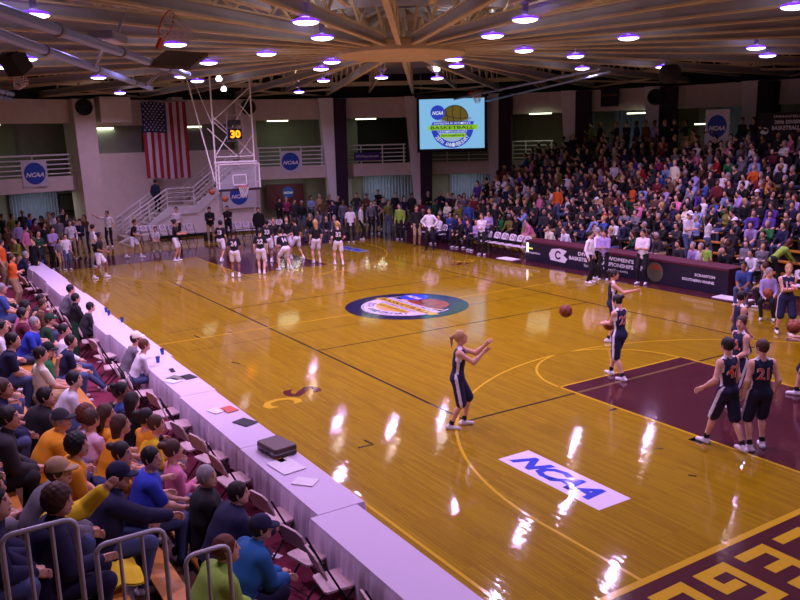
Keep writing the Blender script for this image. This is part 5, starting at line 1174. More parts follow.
S(12.35, -11.63, 3, 55, 'sit_lean', dict(JAC, w=1.2), 'grey', 'jeans', 'person in a grey jacket and pale brown peaked cap', hair='short', hc='brown', cap='tan')
S(13.13, -11.58, 3, 60, None, dict(JAC, w=1.1, sleeve='L'), 'navy', 'navy', trim='yellow', lb='person with curly brown hair in a navy and yellow jacket, arm raised pointing', J=skel(pelvis=(-.03,0,.54), lean=12, nod=6, lf=(.34,.14), rf=(.3,-.14), lh=(.42,.02,.16), rh=(.3,.05,-.3), le=(0,.6,-.6), curl=.15), hair='curly', hc='brown')
S(8.90, -11.53, 2, 60, 'sit_lean', dict(JAC, w=1.25), 'black', 'black', 'person in a plain black jacket with dark hair bending forward', hair='short', hc='dark')
S(5.20, -10.78, 1, 62, 'sit_chin', dict(TEE, w=1.2), 'green', 'jeans', 'person in a green polo shirt and black cap, chin on hand', hair='short', hc='dark', cap='black')
S(5.65, -11.06, 1, 75, 'sit', FT, 'cream', 'tan', 'person in a cream shirt sitting beside the green polo shirt', hair='short', hc='dark')
S(13.08, -12.25, 4, 62, 'sit_lean', dict(JAC, w=1.2), 'navy', 'navy', 'person with short brown hair in a navy jacket near the picture edge', hair='curly', hc='brown')
S(12.19, -12.20, 4, 62, 'sit_lean', TEE, 'dark green', 'grey', 'person in a dark green shirt with grey hair at the picture edge', hair='short', hc='grey')
S(11.07, -12.13, 4, 62, 'sit', TEE, 'brown', 'navy', 'person in a brown shirt cut off by the picture edge', hair='short', hc='brown')
# woman in the white hooded top, standing half in the aisle
def standing(f, rz, pose, fit, top, bottom, lb, q=MID, J=None, z=0, head=False, **k):
    J = J or posed(pose); s_ = k.get('scale', 1.0)
    x, y = f
    if head: hx, hy = hd(J, R_(rz), s_); x -= hx; y -= hy
    return person(None if q is HI else 's_%s_%s' % (pose, fit['top']+str(fit.get('fem', 0))+str(q['cell'])) if pose else None, J, fit, (x, y, z), R_(rz), top, bottom, label=lb, **q, **k)
S(2.84, -10.01, 0, 40, None, FL, 'white', 'jeans', 'person in a white hooded top and jeans with legs stretched into the aisle', J=skel(pelvis=(-.02,0,.56), lean=4, look=20, lf=(.62,.10), rf=(.70,-.06), lh=(.2,.02,-.4), rh=(.2,-.02,-.4)), hair='bun', hc='black')
S(2.66, -10.61, 1, 40, 'sit_lean', TEE, 'royal blue', 'jeans', 'person in a royal blue shirt with grey hair bending down', hair='short', hc='grey')
S(1.10, -10.21, 0, 60, 'sit_lean', TEE, 'dark green', 'grey', 'person in a dark green cap and shirt before the bending blue shirt', q=MID, hair='short', hc='brown', cap='dark green')
S(0.87, -10.42, 1, 60, 'sit_chin', FL, 'pink', 'jeans', 'person in a pink striped top with big dark hair', q=MID, hair='curly', hc='black')
S(-0.69, -9.98, 0, 55, 'sit_chin', TEE, 'brown', 'jeans', 'person in a brown shirt with hand on face, front row', q=MID, hair='short', hc='brown')
S(-1.73, -10.35, 1, 60, 'sit', TEE, 'blue', 'jeans', 'person in a blue shirt with grey hair, in front of a red top', q=MID, hair='short', hc='grey')
S(-3.59, -10.38, 1, 60, 'sit', TEE, 'charcoal', 'black', 'person in a charcoal top with a pale cap near the picture edge', q=MID, hair='short', hc='grey', cap='cream')
standing((-7.70, -9.78), 70, 'stand_cross', dict(TEE, w=1.2), 'orange', 'khaki', 'person in a bright orange shirt, nearer of the two orange shirts', head=True, scale=.95, hair='short', hc='brown')
standing((-11.59, -9.66), 60, 'stand_look', dict(TEE, w=1.2), 'orange', 'khaki', 'person in a red-orange shirt at the picture edge', head=True, hair='short', hc='dark')
S(0.76, -10.96, 2, 60, 'sit', TEE, 'red', 'black', 'person in a red shirt at the picture edge behind the blue shirt', q=MID, hair='short', hc='dark')
S(3.93, -11.33, 2, 60, 'sit_lean', TEE, 'white', 'black', 'person in a white shirt at the picture edge', q=MID, hair='short', hc='dark')
S(5.21, -11.29, 2, 60, 'sit_lean', TEE, 'navy', 'jeans', 'person in a navy shirt behind the cream shirt', q=MID, hair='short', hc='dark')
S(7.58, -11.73, 3, 50, 'sit', TEE, 'blue', 'jeans', 'person in a blue shirt and blue jeans at the picture edge', q=MID, hair='short', hc='brown')
S(1.88, -10.72, 1, 62, 'sit', TEE, 'maroon', 'black', 'person in a maroon shirt among the upper left spectators', q=MID, hair='short', hc='dark')
S(3.52, -10.42, 0, 62, 'sit_lean', TEE, 'navy', 'jeans', 'person in a navy top just behind the white hooded one', q=MID, hair='short', hc='dark')
MORE = [(8.82, -11.63, 3, 'sit', 'black'), (9.16, -11.86, 3, 'sit_lean', 'navy'), (7.32, -10.97, 1, 'sit_lean', 'white'), (10.41, -11.94, 3, 'sit_lean', 'charcoal'), (3.74, -11.42, 3, 'sit', 'green'), (13.41, -12.09, 4, 'sit_lean', 'navy'), (-1.54, -9.45, 0, 'sit_lean', 'charcoal')]
for i, (x, y, r, ps, t) in enumerate(MORE):
    S(x, y, r, 62, ps, JAC if i % 2 else TEE, t, 'jeans' if i % 3 else 'black', 'person in a %s top, %s' % (t, ['high up behind the green polo shirt', 'at the picture edge beside another blue one', 'directly before the black jacket', 'behind the black jacket at the picture edge', 'half cut off by the picture edge', 'behind the highest guard rail', 'near the carpet opposite the man in grey'][i]), q=MID, hair='short', hc=['dark', 'brown', 'black'][i % 3], skin=i % 3)
# bag held by the pointing person: yellow jacket lying on the bench
b = MB()
for k in range(2):
    P = []
    for j in range(8):
        for i in range(8):
            u, v = i/7, j/7; P.append((.50*(u-.5), .34*(v-.5), .12*math.exp(-((u-.5)**2+(v-.5)**2)*5)+.02*math.sin(u*12+v*7)+(.02 if k else 0)))
    b.add(P, [(j*8+i, j*8+i+1, (j+1)*8+i+1, (j+1)*8+i) for j in range(7) for i in range(7)])
o = b.build('folded_jacket', 'cloth_yellow', None, True); o.location = (12.66, -11.35, 1.02); tag(o, 'yellow and navy jacket lying on the bench behind the middle guard rail', 'jacket')
# white mark on the blue hooded top
# ---- people at the white tables
def at_table(f, pose, fit, top, bottom, lb, rz=90, q=MID, J=None, **k):
    J = J or posed(pose); hx, hy = hd(J, R_(rz)); return person(None, J, fit, (f[0]-hx, -9.20, .02), R_(rz), top, bottom, label=lb, **q, **k)
at_table((4.53, -8.99), 'sit_lean', FL, 'white', 'jeans', 'person in a white top with brown hair seated at the white tables', q=HI, hair='short', hc='red-brown', shoe='black')
at_table((3.90, -9.04), 'sit_lean', LONG, 'grey', 'grey', 'person in a grey hooded top and beige cap seated at the white tables', q=HI, hair='short', hc='brown', cap='cream')
at_table((-0.31, -8.93), 'sit_lean', LONG, 'charcoal', 'black', 'boy with black hair in a dark patterned shirt at the white tables', q=HI, hair='short', hc='black', scale=.95)
at_table((-2.86, -8.94), 'sit_lean', LONG, 'grey', 'charcoal', 'person with dark hair in a grey shirt leaning on the white tables', hair='short', hc='dark')
at_table((-1.05, -9.09), 'sit', JAC, 'black', 'black', 'person in a black jacket between the man in grey and the boy', hair='short', hc='dark')
at_table((-11.19, -8.57), 'sit_lean', JAC, 'navy', 'black', 'person in a dark jacket at the far end of the white tables', hair='short', hc='grey')
at_table((-13.29, -8.58), 'sit', JAC, 'black', 'black', 'person in black seated beyond the far end of the white tables', hair='short', hc='brown')

# ---- far end of the hall: officials, helpers and people standing round the lobby
LO = dict(cell=.034, fine=None)
HEAPS = {}
def crowd_person(f, rz, pose, fit, top, bottom, lb, grp=None, z=0, head=True, heap=None, **k):
    J = posed(pose); x, y = f
    if heap:
        if head: hx, hy = hd(J, R_(rz)); x -= hx; y -= hy
        HEAPS.setdefault(heap, []).append((x, y, z, rz, pose, fit, top, bottom, k.get('hair', 'short'), k.get('hc', 'brown'), k.get('skin', 0))); return
    if head: hx, hy = hd(J, R_(rz)); x -= hx; y -= hy
    return person('c_%s_%s' % (pose, fit['top']+str(fit.get('fem', 0))), J, fit, (x, y, z), R_(rz), top, bottom, label=lb, group=grp, **LO, **k)
Q = crowd_person
def O(f, rz, pose, fit, top, bottom, lb, grp=None, z=0, head=True, **k): return standing(f, rz, pose, fit, top, bottom, lb, q=dict(cell=.024, fine=.018), z=z, head=head, **k)
O((-10.85, 7.53), -20, 'stand', SUIT, 'black', 'khaki', 'person in a dark suit jacket and khaki trousers standing by the side line', head=False, skin=0, hc='brown', shoe='brown', scale=1.06)
O((-9.24, 7.16), -45, 'stand_hips', LONG, 'white', 'black', 'coach in a white shirt with dark tie and trousers, hands low', head=False, hc='dark', shoe='black', scale=1.06)
O((-6.55, 7.97), -60, 'stand_cross', FL, 'white', 'black', 'person in a white blouse and black trousers with folded arms before the bench', head=False, hc='brown', hair='long')
O((2.04, 7.97), -70, 'stand_hold', TEE, 'white', 'black', 'person in a white shirt holding an orange cup before the scorers table', head=False, hc='dark', scale=1.05)
O((0.81, 6.78), 20, 'stand', LONG, 'white', 'black', 'person in a white shirt at the scorers table, nearest to the school logo', head=False, hc='dark')
O((0.36, 7.56), 200, 'stand', LONG, 'white', 'black', 'person in a white shirt at the scorers table, middle one of three', hc='grey')
O((0.79, 7.45), -60, 'stand_hold', LONG, 'lilac', 'black', 'person in a lilac white shirt leaning on the scorers table', hc='dark')
for u, v, t, lb, hc in ((674,250,'lilac','in a lilac shirt, next to the white shirt','grey'), (689,249,'white','in a white shirt with grey hair','grey'), (704,253,'black','in a black suit','dark'), (727,257,'white','in a white shirt and tie at the table end','dark'), (545,232,'white','in a white top at the left of the table','brown'), (530,231,'cream','in a cream top at the lit end of the table','brown'), (660,247,'charcoal','in a charcoal top behind the round emblem','dark')):
    x, y = {674: (2.59, 8.80), 689: (2.91, 9.15), 704: (3.79, 8.77), 727: (4.76, 8.58), 545: (-3.55, 8.75), 530: (-4.46, 8.77), 660: (1.98, 8.85)}[u]
    Q((x, 9.75), -90, 'sit_lean', LONG if t != 'black' else SUIT, t, 'black', 'official %s, behind the scorers table' % lb, hc=hc)
for u, v in ((0,0),): pass
POSE['wave'] = lambda: skel(rh=(-.05,-.50,.16), re=(0,-.3,-1), lh=(.1,.05,-.48), look=-10)
O((-20.62, -4.00), -30, 'wave', TEE, 'white', 'black', 'person in a white polo shirt with raised arm below the wide pier', hc='dark')
Q((-14.45, -5.93), 100, 'stand', TEE, 'white', 'black', 'person in a white shirt and black trousers seen from behind, near the lobby', hc='dark')
Q((-14.94, -7.41), 20, 'stand_hold', TEE, 'lilac', 'black', 'person in a pale shirt and black trousers standing at the end of the aisle', hc='dark')
Q((-14.43, -7.04), 10, 'stand', TEE, 'white', 'jeans', 'child in a white shirt and jeans standing at the end of the aisle', hc='dark', scale=.84)
Q((-14.43, -7.27), 20, 'stand', TEE, 'grey', 'tan', 'small child in a grey shirt next to the child in white', hc='dark', scale=.74)
Q((-17.37, -2.63), -10, 'sit_lean', TEE, 'white', 'khaki', 'boy in a white shirt sitting on a chair by the stairs', hc='dark', scale=.9)
Q((-20.10, -0.77), -20, 'stand', TEE, 'white', 'black', 'person in a white top standing behind the black-shirted player by the lane', hc='dark')
Q((-18.86, 0.51), -15, 'stand_hold', JAC, 'black', 'khaki', 'person in a black jacket and khaki trousers on the black case', hc='dark', z=.0)
Q((-18.69, 1.38), -15, 'stand_cross', JAC, 'black', 'black', 'person all in black in front of the wide badge banner', hc='dark')
Q((-16.62, 2.17), -20, 'stand', JAC, 'black', 'black', 'person in black at the edge of the wide badge banner', hc='dark')
Q((-22.6, -1.0), 130, 'stand', JAC, 'navy', 'black', 'person in a navy jacket climbing the stairs below the flag', hc='dark', z=1.30)
Q((-13.84, 5.71), -25, 'stand', TEE, 'white', 'black', 'person in a white polo shirt and black trousers near the far corner', hc='dark', skin=3)
Q((-14.45, 6.66), 60, 'stand', LONG, 'white', 'black', 'person in a white shirt turned away near the far corner', hc='dark')
O((1.15, 11.28), -10, 'stand_hold', TEE, 'white', 'jeans', 'person in a long white jersey, white cap and jeans at the foot of the stands', cap='white', hc='brown', scale=1.05, z=.28, head=False)
O((2.0, 11.28), 60, 'stand_cross', FL, 'white', 'jeans', 'person with long dark hair, white top and jeans, at the stands foot', hair='long', hc='black', z=.28, head=False)
Q((3.55, 9.26), 90, 'stand', FT, 'lime', 'jeans', 'child in a lime shirt behind the officials', hc='dark', scale=.8)
Q((5.0, 10.75), 60, 'bend', FL, 'lime', 'black', 'person in a lime top bending at the foot of the stands', hair='long', hc='red-brown', head=False)
Q((5.3, 11.9), 60, 'bend', FL, 'cream', 'khaki', 'person in a cream sweater and khaki trousers climbing into the stands', hair='short', hc='brown', z=.56, head=False)
Q((6.09, 7.51), -70, 'sit_lean', TEE, 'blue', 'jeans', 'person in a blue shirt crouching past the scorers table end', hc='dark', skin=3)
Q((6.54, 7.81), 200, 'sit_lean', SUIT, 'tan', 'black', 'person in a light brown jacket leaning over past the scorers table', hc='brown')
Q((7.41, 6.73), -60, 'sit_turn', LONG, 'lilac', 'black', 'person in a pale shirt and tie past the scorers table', hc='grey')
for i, (u, v, t, b_, p_, h_, lbx) in enumerate(((438,222,'white','navy','sit_cross','long','in a white top, between the standing coach and the bench'), (469,225,'navy','black','sit_lean','short','in a navy top beside the folded arms'), (476,227,'lilac','black','sit_cross','long','in a lilac top beside the folded arms'), (462,222,'black','black','sit','short','in black on the bench row'))):
    x, y = {438: (-10.75, 8.72), 469: (-8.5, 8.72), 476: (-7.9, 8.72), 462: (-9.1, 8.72)}[u]
    Q((x, y), -80, p_, FL, t, b_, 'person %s' % lbx, hair=h_, hc='brown')
# lobby crowd and the people along the far wall: (head pixel point, height) rows
rg = random.Random(3)
LOB = [(-16.63, -8.91, 'brown'), (-18.74, -8.19, 'lilac'), (-22.07, -7.23, 'royal blue'), (-20.52, -6.98, 'black'), (-22.28, -6.39, 'tan'), (-16.16, -8.23, 'pink'), (-13.75, -8.12, 'dark green'), (-22.07, -6.20, 'white'), (-19.28, -6.45, 'grey'), (-20.65, -5.86, 'charcoal'), (-17.93, -6.01, 'lilac'),
 (-17.51, -5.86, 'navy'), (-17.28, -6.31, 'white'), (-22.80, -7.93, 'olive'), (-23.21, -8.32, 'black'), (-19.34, -7.41, 'maroon'), (-23.93, -5.46, 'navy'), (-24.36, -7.28, 'charcoal'), (-19.34, -5.31, 'brown'), (-12.46, -9.14, 'olive'), (-11.42, -8.64, 'black'), (-17.12, -7.38, 'black')]
names_l = ['beside the picture edge', 'before the blue curtain', 'taller than the people round', 'in the middle of the doorway', 'near the doorway middle', 'with long hair at the aisle end', 'behind the table end', 'by the framed pictures', 'half turned to the court', 'under the badge banner', 'close to the wide pier']
for i, (x, y, t) in enumerate(LOB):
    fem = i % 3 == 0
    Q((x, y), rg.uniform(-60, 60), ['stand', 'stand_look', 'stand_cross', 'stand_hold'][i % 4], FL if fem else LONG, t, rg.choice(['black', 'jeans', 'charcoal', 'khaki']), 'person in a %s top in the lobby crowd, %s' % (t, names_l[i % 11]), 'people standing in the lobby', heap='lobby' if i % 2 or i > 12 else None, hair='long' if fem else 'short', hc=rg.choice(['dark', 'brown', 'black']), skin=rg.randrange(4))
FAR = [(279,201,'black'), (286,200,'magenta'), (294,202,'charcoal'), (302,204,'black'), (311,198,'light blue'), (317,195,'tan'), (323,201,'brown'), (328,196,'charcoal'), (333,204,'navy'), (338,199,'black'), (343,203,'grey'), (355,194,'charcoal'), (366,197,'brown'), (371,205,'grey'), (378,192,'black'), (383,200,'charcoal'),
 (388,205,'olive'), (395,195,'black'), (399,208,'lime'), (404,199,'navy'), (412,196,'charcoal'), (420,202,'maroon'), (428,194,'black'), (436,202,'dark green'), (441,190,'navy'), (447,204,'cream'), (453,196,'brown'), (459,206,'olive'), (464,194,'grey'), (469,204,'blue'), (474,198,'dark red'), (450,214,'blue'), (457,216,'navy'), (466,214,'purple'), (488,214,'lilac'), (495,206,'black'), (483,202,'charcoal'), (318,212,'grey'), (326,216,'charcoal'), (334,216,'grey'), (310,216,'black'), (404,212,'charcoal'), (423,210,'navy'), (440,212,'black')]
FP = [-21.36, 5.37, -21.69, 5.94, -20.05, 5.67, -18.52, 5.41, -21.26, 7.28, -22.45, 8.25, -19.38, 7.08, -21.82, 8.64, -17.22, 6.56, -19.95, 8.30, -17.36, 7.23, -21.30, 10.15, -19.94, 10.10, -15.67, 7.93, -20.99, 11.52, -17.36, 9.67,
 -15.48, 8.84, -18.74, 11.30, -13.14, 8.04, -17.02, 10.80, -17.90, 11.89, -14.73, 10.32, -17.86, 12.95, -14.09, 10.88, -16.17, 12.66, -12.70, 10.58, -14.51, 12.27, -11.36, 10.33, -13.02, 11.87, -10.96, 10.63, -11.63, 11.44, -11.40, 9.82, -10.39, 9.50, -10.43, 10.06, -7.33, 8.92, -9.21, 10.81, -11.33, 11.77, -17.22, 5.68, -15.04, 5.03, -14.75, 5.31, -15.64, 4.45, -13.46, 8.52, -13.62, 9.76, -12.14, 9.76]
ZS = [1.6,1.6,1.6,1.6,1.65,1.7,1.6,1.65,1.6,1.6,1.6,1.7,1.6,1.55,1.75,1.6,1.5,1.7,1.55,1.6,1.65,1.6,1.7,1.6,1.8,1.6,1.8,1.6,1.9,1.7,1.9,1.25,1.25,1.3,1.6,1.7,1.7,1.25,1.25,1.25,1.25,1.3,1.3,1.3]
FP = list(zip(FP[::2], FP[1::2]))
place = ['by the maroon backdrop doorway', 'behind the far lane group', 'in front of the padded pier', 'beside the white polo shirt', 'by the pale door', 'before the blue curtained bay', 'near the maroon corner table', 'behind the coaches', 'under the big screen', 'at the foot of the stands end']
for i, ((u, v, t), (x, y), z) in enumerate(zip(FAR, FP, ZS)):
    sit = z < 1.35; fem = i % 3 == 1; pl = place[min(9, int((u-275)/22))]
    r = math.hypot(x, y)
    an = math.degrees(math.atan2(y, x)) % 12; lim = 22.6 if (an < 4 or an > 10) else 25.2
    if r > lim: x, y = x*lim/r, y*lim/r
    Q((x, y), rg.uniform(-70, 0), rg.choice(['sit', 'sit_lean', 'sit_cross']) if sit else rg.choice(['stand', 'stand_look', 'stand_cross', 'stand_hold', 'stand_hips']), FL if fem else JAC if i % 4 == 0 else LONG, t, rg.choice(['black', 'jeans', 'charcoal']),
      '%s person in a %s top %s' % ('seated' if sit else 'standing', t, pl), 'people along the far wall', heap='wall' if i % 3 else None, z=max(0, z-1.62) if not sit else 0, hair='long' if fem else 'short', hc=rg.choice(['dark', 'brown', 'black', 'grey']), skin=rg.randrange(4))

# ---- the far stands: every spectator is a figure of their own
CC = ['black', 'charcoal', 'navy', 'brown', 'grey', 'dark green', 'dark red', 'purple', 'lilac', 'white', 'light blue', 'tan', 'olive', 'maroon', 'blue', 'green', 'pink', 'red', 'orange', 'cream', 'magenta', 'gold']
CROWD = "0,4.31,4;0,3.7,4;0,3.11,0;1,3.89,1;2,4.23,2;2,3.65,15;1,2.78,0;3,4.48,2;2,3.07,8;3,3.91,1;2,2.47,1;3,3.31,7;4,3.69,2;3,2.68,7;0,0.22,1;4,3.05,7;3,2.08,1;1,0.41,1;0,-0.33,2;5,3.65,8;4,2.44,0;2,0.77,10;3,1.52,12;5,3.1,1;1,-0.15,0;0,-0.87,5;4,1.84,0;2,0.23,0;3,0.98,0;5,2.51,0;6,3.42,1;1,-0.78,4;4,1.3,15;2,-0.34,2;3,0.37,10;6,2.85,0;5,1.91,3;0,-2,0;4,0.65,14;3,-0.18,19;2,-0.9,0;5,1.37,8;6,2.21,0;7,2.98,0;0,-2.54,4;1,-1.92,2;4,0.08,9;3,-0.75,2;5,0.75,10;6,1.59,2;2,-1.53,0;7,2.37,0;1,-2.5,9;0,-3.15,7;4,-0.54,0;3,-1.35,1;6,0.96,0;2,-2.09,4;7,1.76,21;8,2.27,0;4,-1.12,16;1,-3.15,14;5,-0.42,7;0,-3.76,2;6,0.33,0;7,1.18,6;3,-1.98,0;2,-2.64,4;8,1.63,0;4,-1.73,1;5,-1,4;6,-0.26,6;7,0.57,9;1,-3.73,10;3,-2.54,16;0,-4.4,1;2,-3.29,0;8,1.03,0;7,0.04,6;4,-2.26,3;6,-0.8,14;5,-1.6,0;3,-3.15,3;1,-4.37,0;2,-3.83,17;0,-5.05,1;8,0.46,18;9,1.25,9;7,-0.51,9;6,-1.37,10;4,-2.91,13;5,-2.22,8;3,-3.71,2;1,-4.93,1;10,1.69,1;2,-4.44,1;9,0.71,0;8,-0.18,1;7,-1.07,0;6,-1.97,2;5,-2.8,1;4,-3.52,5;10,1.05,0;9,0.08,10;3,-4.36,4;7,-1.7,8;2,-5.07,1;6,-2.55,3;5,-3.41,10;4,-4.16,6;9,-0.45,4;10,0.42,13;8,-1.37,0;3,-4.89,1;7,-2.23,2;1,-6.09,0;2,-5.65,0;6,-3.18,6;0,-6.83,16;10,-0.14,7;9,-1.04,15;4,-4.69,3;5,-4.05,18;8,-1.92,3;3,-5.44,0;7,-2.81,19s;11,0.49,9;1,-6.74,1;6,-3.82,2;10,-0.78,4;0,-7.37,10s;9,-1.66,17;4,-5.23,1;12,0.99,4;8,-2.53,0;5,-4.7,0;11,-0.09,0;7,-3.36,14;3,-6.02,1;1,-7.31,0;10,-1.41,2;2,-6.84,1;12,0.38,16;9,-2.26,1;6,-4.45,0;4,-5.77,0;0,-7.93,0;7,-3.89,1;8,-3.18,1;11,-0.73,9;5,-5.3,2;3,-6.62,9;10,-1.98,1;12,-0.22,0;9,-2.84,0;6,-5.03,0;2,-7.41,2;1,-7.94,3;13,0.55,3s;8,-3.72,10"
REST = "11,-1.36,4;0,-8.47,12;4,-6.37,1;7,-4.52,3;5,-5.84,1;12,-0.78,0;10,-2.55,4;3,-7.25,18s;9,-3.38,0;13,0,0;6,-5.59,5;11,-1.94,16;8,-4.36,1;1,-8.52,1;7,-5.09,0;2,-8.04,1;4,-6.99,0;0,-9.1,15;12,-1.33,4;10,-3.15,16;9,-3.95,14;13,-0.62,0s;11,-2.49,11;3,-7.9,4;6,-6.2,1;8,-4.98,17;7,-5.68,12;12,-1.92,0;1,-9.14,2;4,-7.6,0;2,-8.68,2;5,-7.05,2;13,-1.2,1s;0,-9.71,1;10,-3.78,2;9,-4.58,20;11,-3.07,0;3,-8.45,16;6,-6.76,3;12,-2.5,3;8,-5.56,4;7,-6.3,3;13,-1.83,0s;1,-9.68,12;5,-7.62,2;2,-9.24,1;10,-4.37,4;11,-3.64,9;4,-8.24,9;9,-5.22,0;12,-3.08,0;6,-7.4,2;13,-2.38,0s;3,-9.09,5;8,-6.18,1;7,-6.83,8;1,-10.25,8;11,-4.28,1;5,-8.23,1;2,-9.8,0;9,-5.79,7;6,-7.98,1;8,-6.78,9;7,-7.47,3;3,-9.71,0;10,-5.6,0;1,-10.8,2;5,-8.83,5;2,-10.38,0;12,-4.25,1;4,-9.45,3;13,-3.55,0s;0,-11.45,0;8,-7.37,13;7,-8,1;6,-8.59,9;10,-6.16,0;3,-10.27,5;11,-5.5,6;9,-7.01,2;1,-11.37,1;13,-4.11,13s;2,-10.92,1;5,-9.46,0;4,-10,4;0,-12.04,4;7,-8.54,4;8,-7.99,0;10,-6.75,1;6,-9.23,3;12,-5.36,0;11,-6.1,0;13,-4.66,11;9,-7.66,5;2,-11.53,0;1,-11.99,3;4,-10.6,5;5,-10.09,2;7,-9.13,6;8,-8.56,2;10,-7.31,2;11,-6.63,0;12,-5.96,17;6,-9.78,1;13,-5.3,5s;3,-11.45,4;9,-8.31,6;2,-12.08,0;4,-11.17,2;5,-10.67,9;1,-12.62,4;10,-7.85,11;12,-6.5,1;8,-9.12,0;11,-7.25,2;7,-9.77,12;6,-10.34,0;13,-5.95,0s;0,-13.27,10;3,-12.09,1;4,-11.72,9s;2,-12.7,2;8,-9.67,0;5,-11.3,6;12,-7.12,0;11,-7.84,0;10,-8.5,2;13,-6.5,0s;1,-13.27,9;7,-10.4,1;6,-10.95,0;0,-13.86,0;3,-12.64,2;9,-9.5,0;4,-12.26,9s;12,-7.66,1;2,-13.25,1;11,-8.43,19;10,-9.08,1;8,-10.29,0;13,-7.14,8s;5,-11.94,4;7,-10.97,0;6,-11.51,0;1,-13.92,2s;3,-13.19,7s;12,-8.27,1;4,-12.84,0;13,-7.71,3s;11,-9.06,0;8,-10.88,1;2,-13.83,19;10,-9.73,0;6,-12.05,7;5,-12.55,0;12,-8.84,1;9,-10.72,2;13,-8.28,2s;4,-13.41,4;11,-9.64,2;8,-11.41,2;10,-10.34,15;6,-12.61,9;5,-13.12,3;7,-12.17,2;12,-9.41,8;9,-11.35,0;13,-8.92,0s;4,-13.94,7;8,-11.96,0;11,-10.23,5;10,-10.97,3;7,-12.75,3;5,-13.76,0;12,-10.02,0;13,-9.54,0s;9,-11.97,4;8,-12.55,16;11,-10.88,1;10,-11.59,8;7,-13.3,1;6,-13.85,1;12,-10.58,0;9,-12.52,1;13,-10.16,0;11,-11.41,0s;10,-12.18,0;7,-13.86,6;12,-11.13,0;13,-10.72,0s;11,-12.01,2;9,-13.13,1;10,-12.73,3;12,-11.66,1;13,-11.35,12s;11,-12.6,0;9,-13.72,14;10,-13.27,9;12,-12.29,0;11,-13.2,0;10,-13.9,3;12,-12.83,4;11,-13.75,5"

ordn = ['first', 'second', 'third', 'fourth', 'fifth', 'sixth', 'seventh', 'eighth', 'ninth', 'tenth', 'eleventh', 'twelfth', 'thirteenth', 'top']
def parse(s):
    out = []
    for t in s.split(';'):
        r, x, c = t.split(','); st = c.endswith('s'); out.append((int(r), float(x), CC[int(c.rstrip('s'))], st))
    return out
single = parse(CROWD); rest = parse(REST); ALLP = sorted(single+rest)
rg = random.Random(8); seen = {}
SITS = ['sit', 'sit_lean', 'sit_cross', 'sit_chin', 'sit_clap', 'sit_turn']; STS = ['stand', 'stand_cross', 'stand_look', 'clap']
def plan(r, x, c, st):
    g = random.Random(int(x*1000)+r*77); fem = g.random() < .42
    return dict(pose=g.choice(STS if st else SITS), fit=FL if fem else (TEE if g.random() < .25 and c not in ('black', 'charcoal') else JAC if g.random() < .3 else LONG), hair=g.choice(['long', 'bun', 'pony', 'short']) if fem else 'short',
                hc=g.choice(['dark', 'dark', 'brown', 'brown', 'black', 'grey', 'blond']), skin=g.choice([0, 0, 1, 1, 2, 2, 3, 4]), bottom=g.choice(['black', 'jeans', 'charcoal', 'khaki', 'navy']), rz=g.uniform(-125, -65), dy=g.uniform(-.05, .05), cap=g.choice([None]*9+['navy', 'white']))
idx = {(r, x): i for i, (r, x, c, st) in enumerate(ALLP)}
for r, x, c, st in single:
    k = plan(r, x, c, st); i = idx[(r, x)]
    a = ALLP[i-1][2] if i > 0 and ALLP[i-1][0] == r else None; b_ = ALLP[i+1][2] if i+1 < len(ALLP) and ALLP[i+1][0] == r else None
    nb = 'between %s and %s tops' % (a, b_) if a and b_ and a != b_ else ('between two %s tops' % a if a and b_ else 'at the row end')
    lb = '%s-haired person in %s, %s row of far stands, %s' % (k['hc'] if k['hc'] != 'blond' else 'fair', c, ordn[r], nb)
    if len(lb.split()) > 14: lb = lb.replace(' tops', '')
    y, z = frow(r)
    Q((x, y+k['dy']), math.degrees(R_(k['rz'])), k['pose'], k['fit'], c, k['bottom'], lb, 'spectators in the far stands', z=.28*r, head=False, scale=1.0, hair=k['hair'], hc=k['hc'], skin=k['skin'], cap=k['cap'] if k['hair'] == 'short' else None)
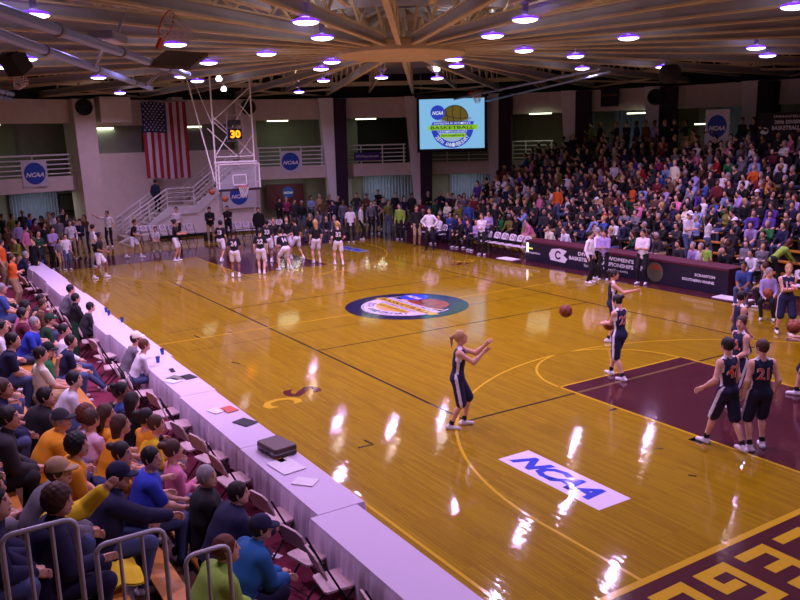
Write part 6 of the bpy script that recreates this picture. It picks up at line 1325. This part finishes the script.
# the back rows beyond the three hundred nearest: one crowd
for r, x, c, st in rest:
    k = plan(r, x, c, st); y, z = frow(r)
    HEAPS.setdefault('stands', []).append((x, y+k['dy'], .28*r, k['rz'], k['pose'], k['fit'], c, k['bottom'], k['hair'], k['hc'], k['skin']))
def heap_mesh(items, label):
    AV, AF, AM, slot, cm, off = [], [], [], [], {}, 0
    for x, y, z, rz, pose, fit, top, bottom, hair, hc, sk in items:
        key = 'c_%s_%s' % (pose, fit['top']+str(fit.get('fem', 0)))
        if key not in BODY: BODY[key] = body_mesh('person', posed(pose), fit, .034)+(posed(pose),)
        J = BODY[key][2]; hm = np.eye(4); hm[:3, 0] = J['hf']; hm[:3, 1] = J['hl']; hm[:3, 2] = J['hu']; hm[:3, 3] = J['head']
        mt = Matrix.Translation((x, y, z)) @ Matrix.Rotation(R_(rz), 4, 'Z'); sm = skinm(sk)
        for me, m4, mats in ((BODY[key][0], mt, [sm, cloth(top), cloth(bottom), cloth('black'), cloth('white'), cloth('black'), sm]), (hair_mesh(hair, False), mt @ Matrix(hm.tolist()), [hairm(hc)])):
            n = len(me.vertices); co = np.empty(n*3); me.vertices.foreach_get('co', co); m = np.array(m4); AV.append(co.reshape(-1, 3)@m[:3, :3].T+m[:3, 3])
            f = np.empty(len(me.loops), dtype=np.int32); me.loops.foreach_get('vertex_index', f); AF.append(f.reshape(-1, 4)+off); off += n
            mi = np.empty(len(me.polygons), dtype=np.int32); me.polygons.foreach_get('material_index', mi)
            for q in mats:
                if q.name not in cm: cm[q.name] = len(slot); slot.append(q)
            AM.append(np.array([cm[q.name] for q in mats])[mi])
    me = mesh_from('crowd', np.concatenate(AV), np.concatenate(AF), None, 0)
    for m in slot: me.materials.append(m)
    me.polygons.foreach_set('material_index', np.concatenate(AM).astype(np.int32))
    o = bpy.data.objects.new('crowd', me); C.objects.link(o); tag(o, label, 'crowd', kind='stuff')
for h, lb in (('stands', 'packed rows of seated spectators at the back of the far stands'), ('lobby', 'people crowding the lobby doorway behind the first ones'), ('wall', 'people gathered along the far wall behind the court')):
    if HEAPS.get(h): heap_mesh(HEAPS[h], lb)
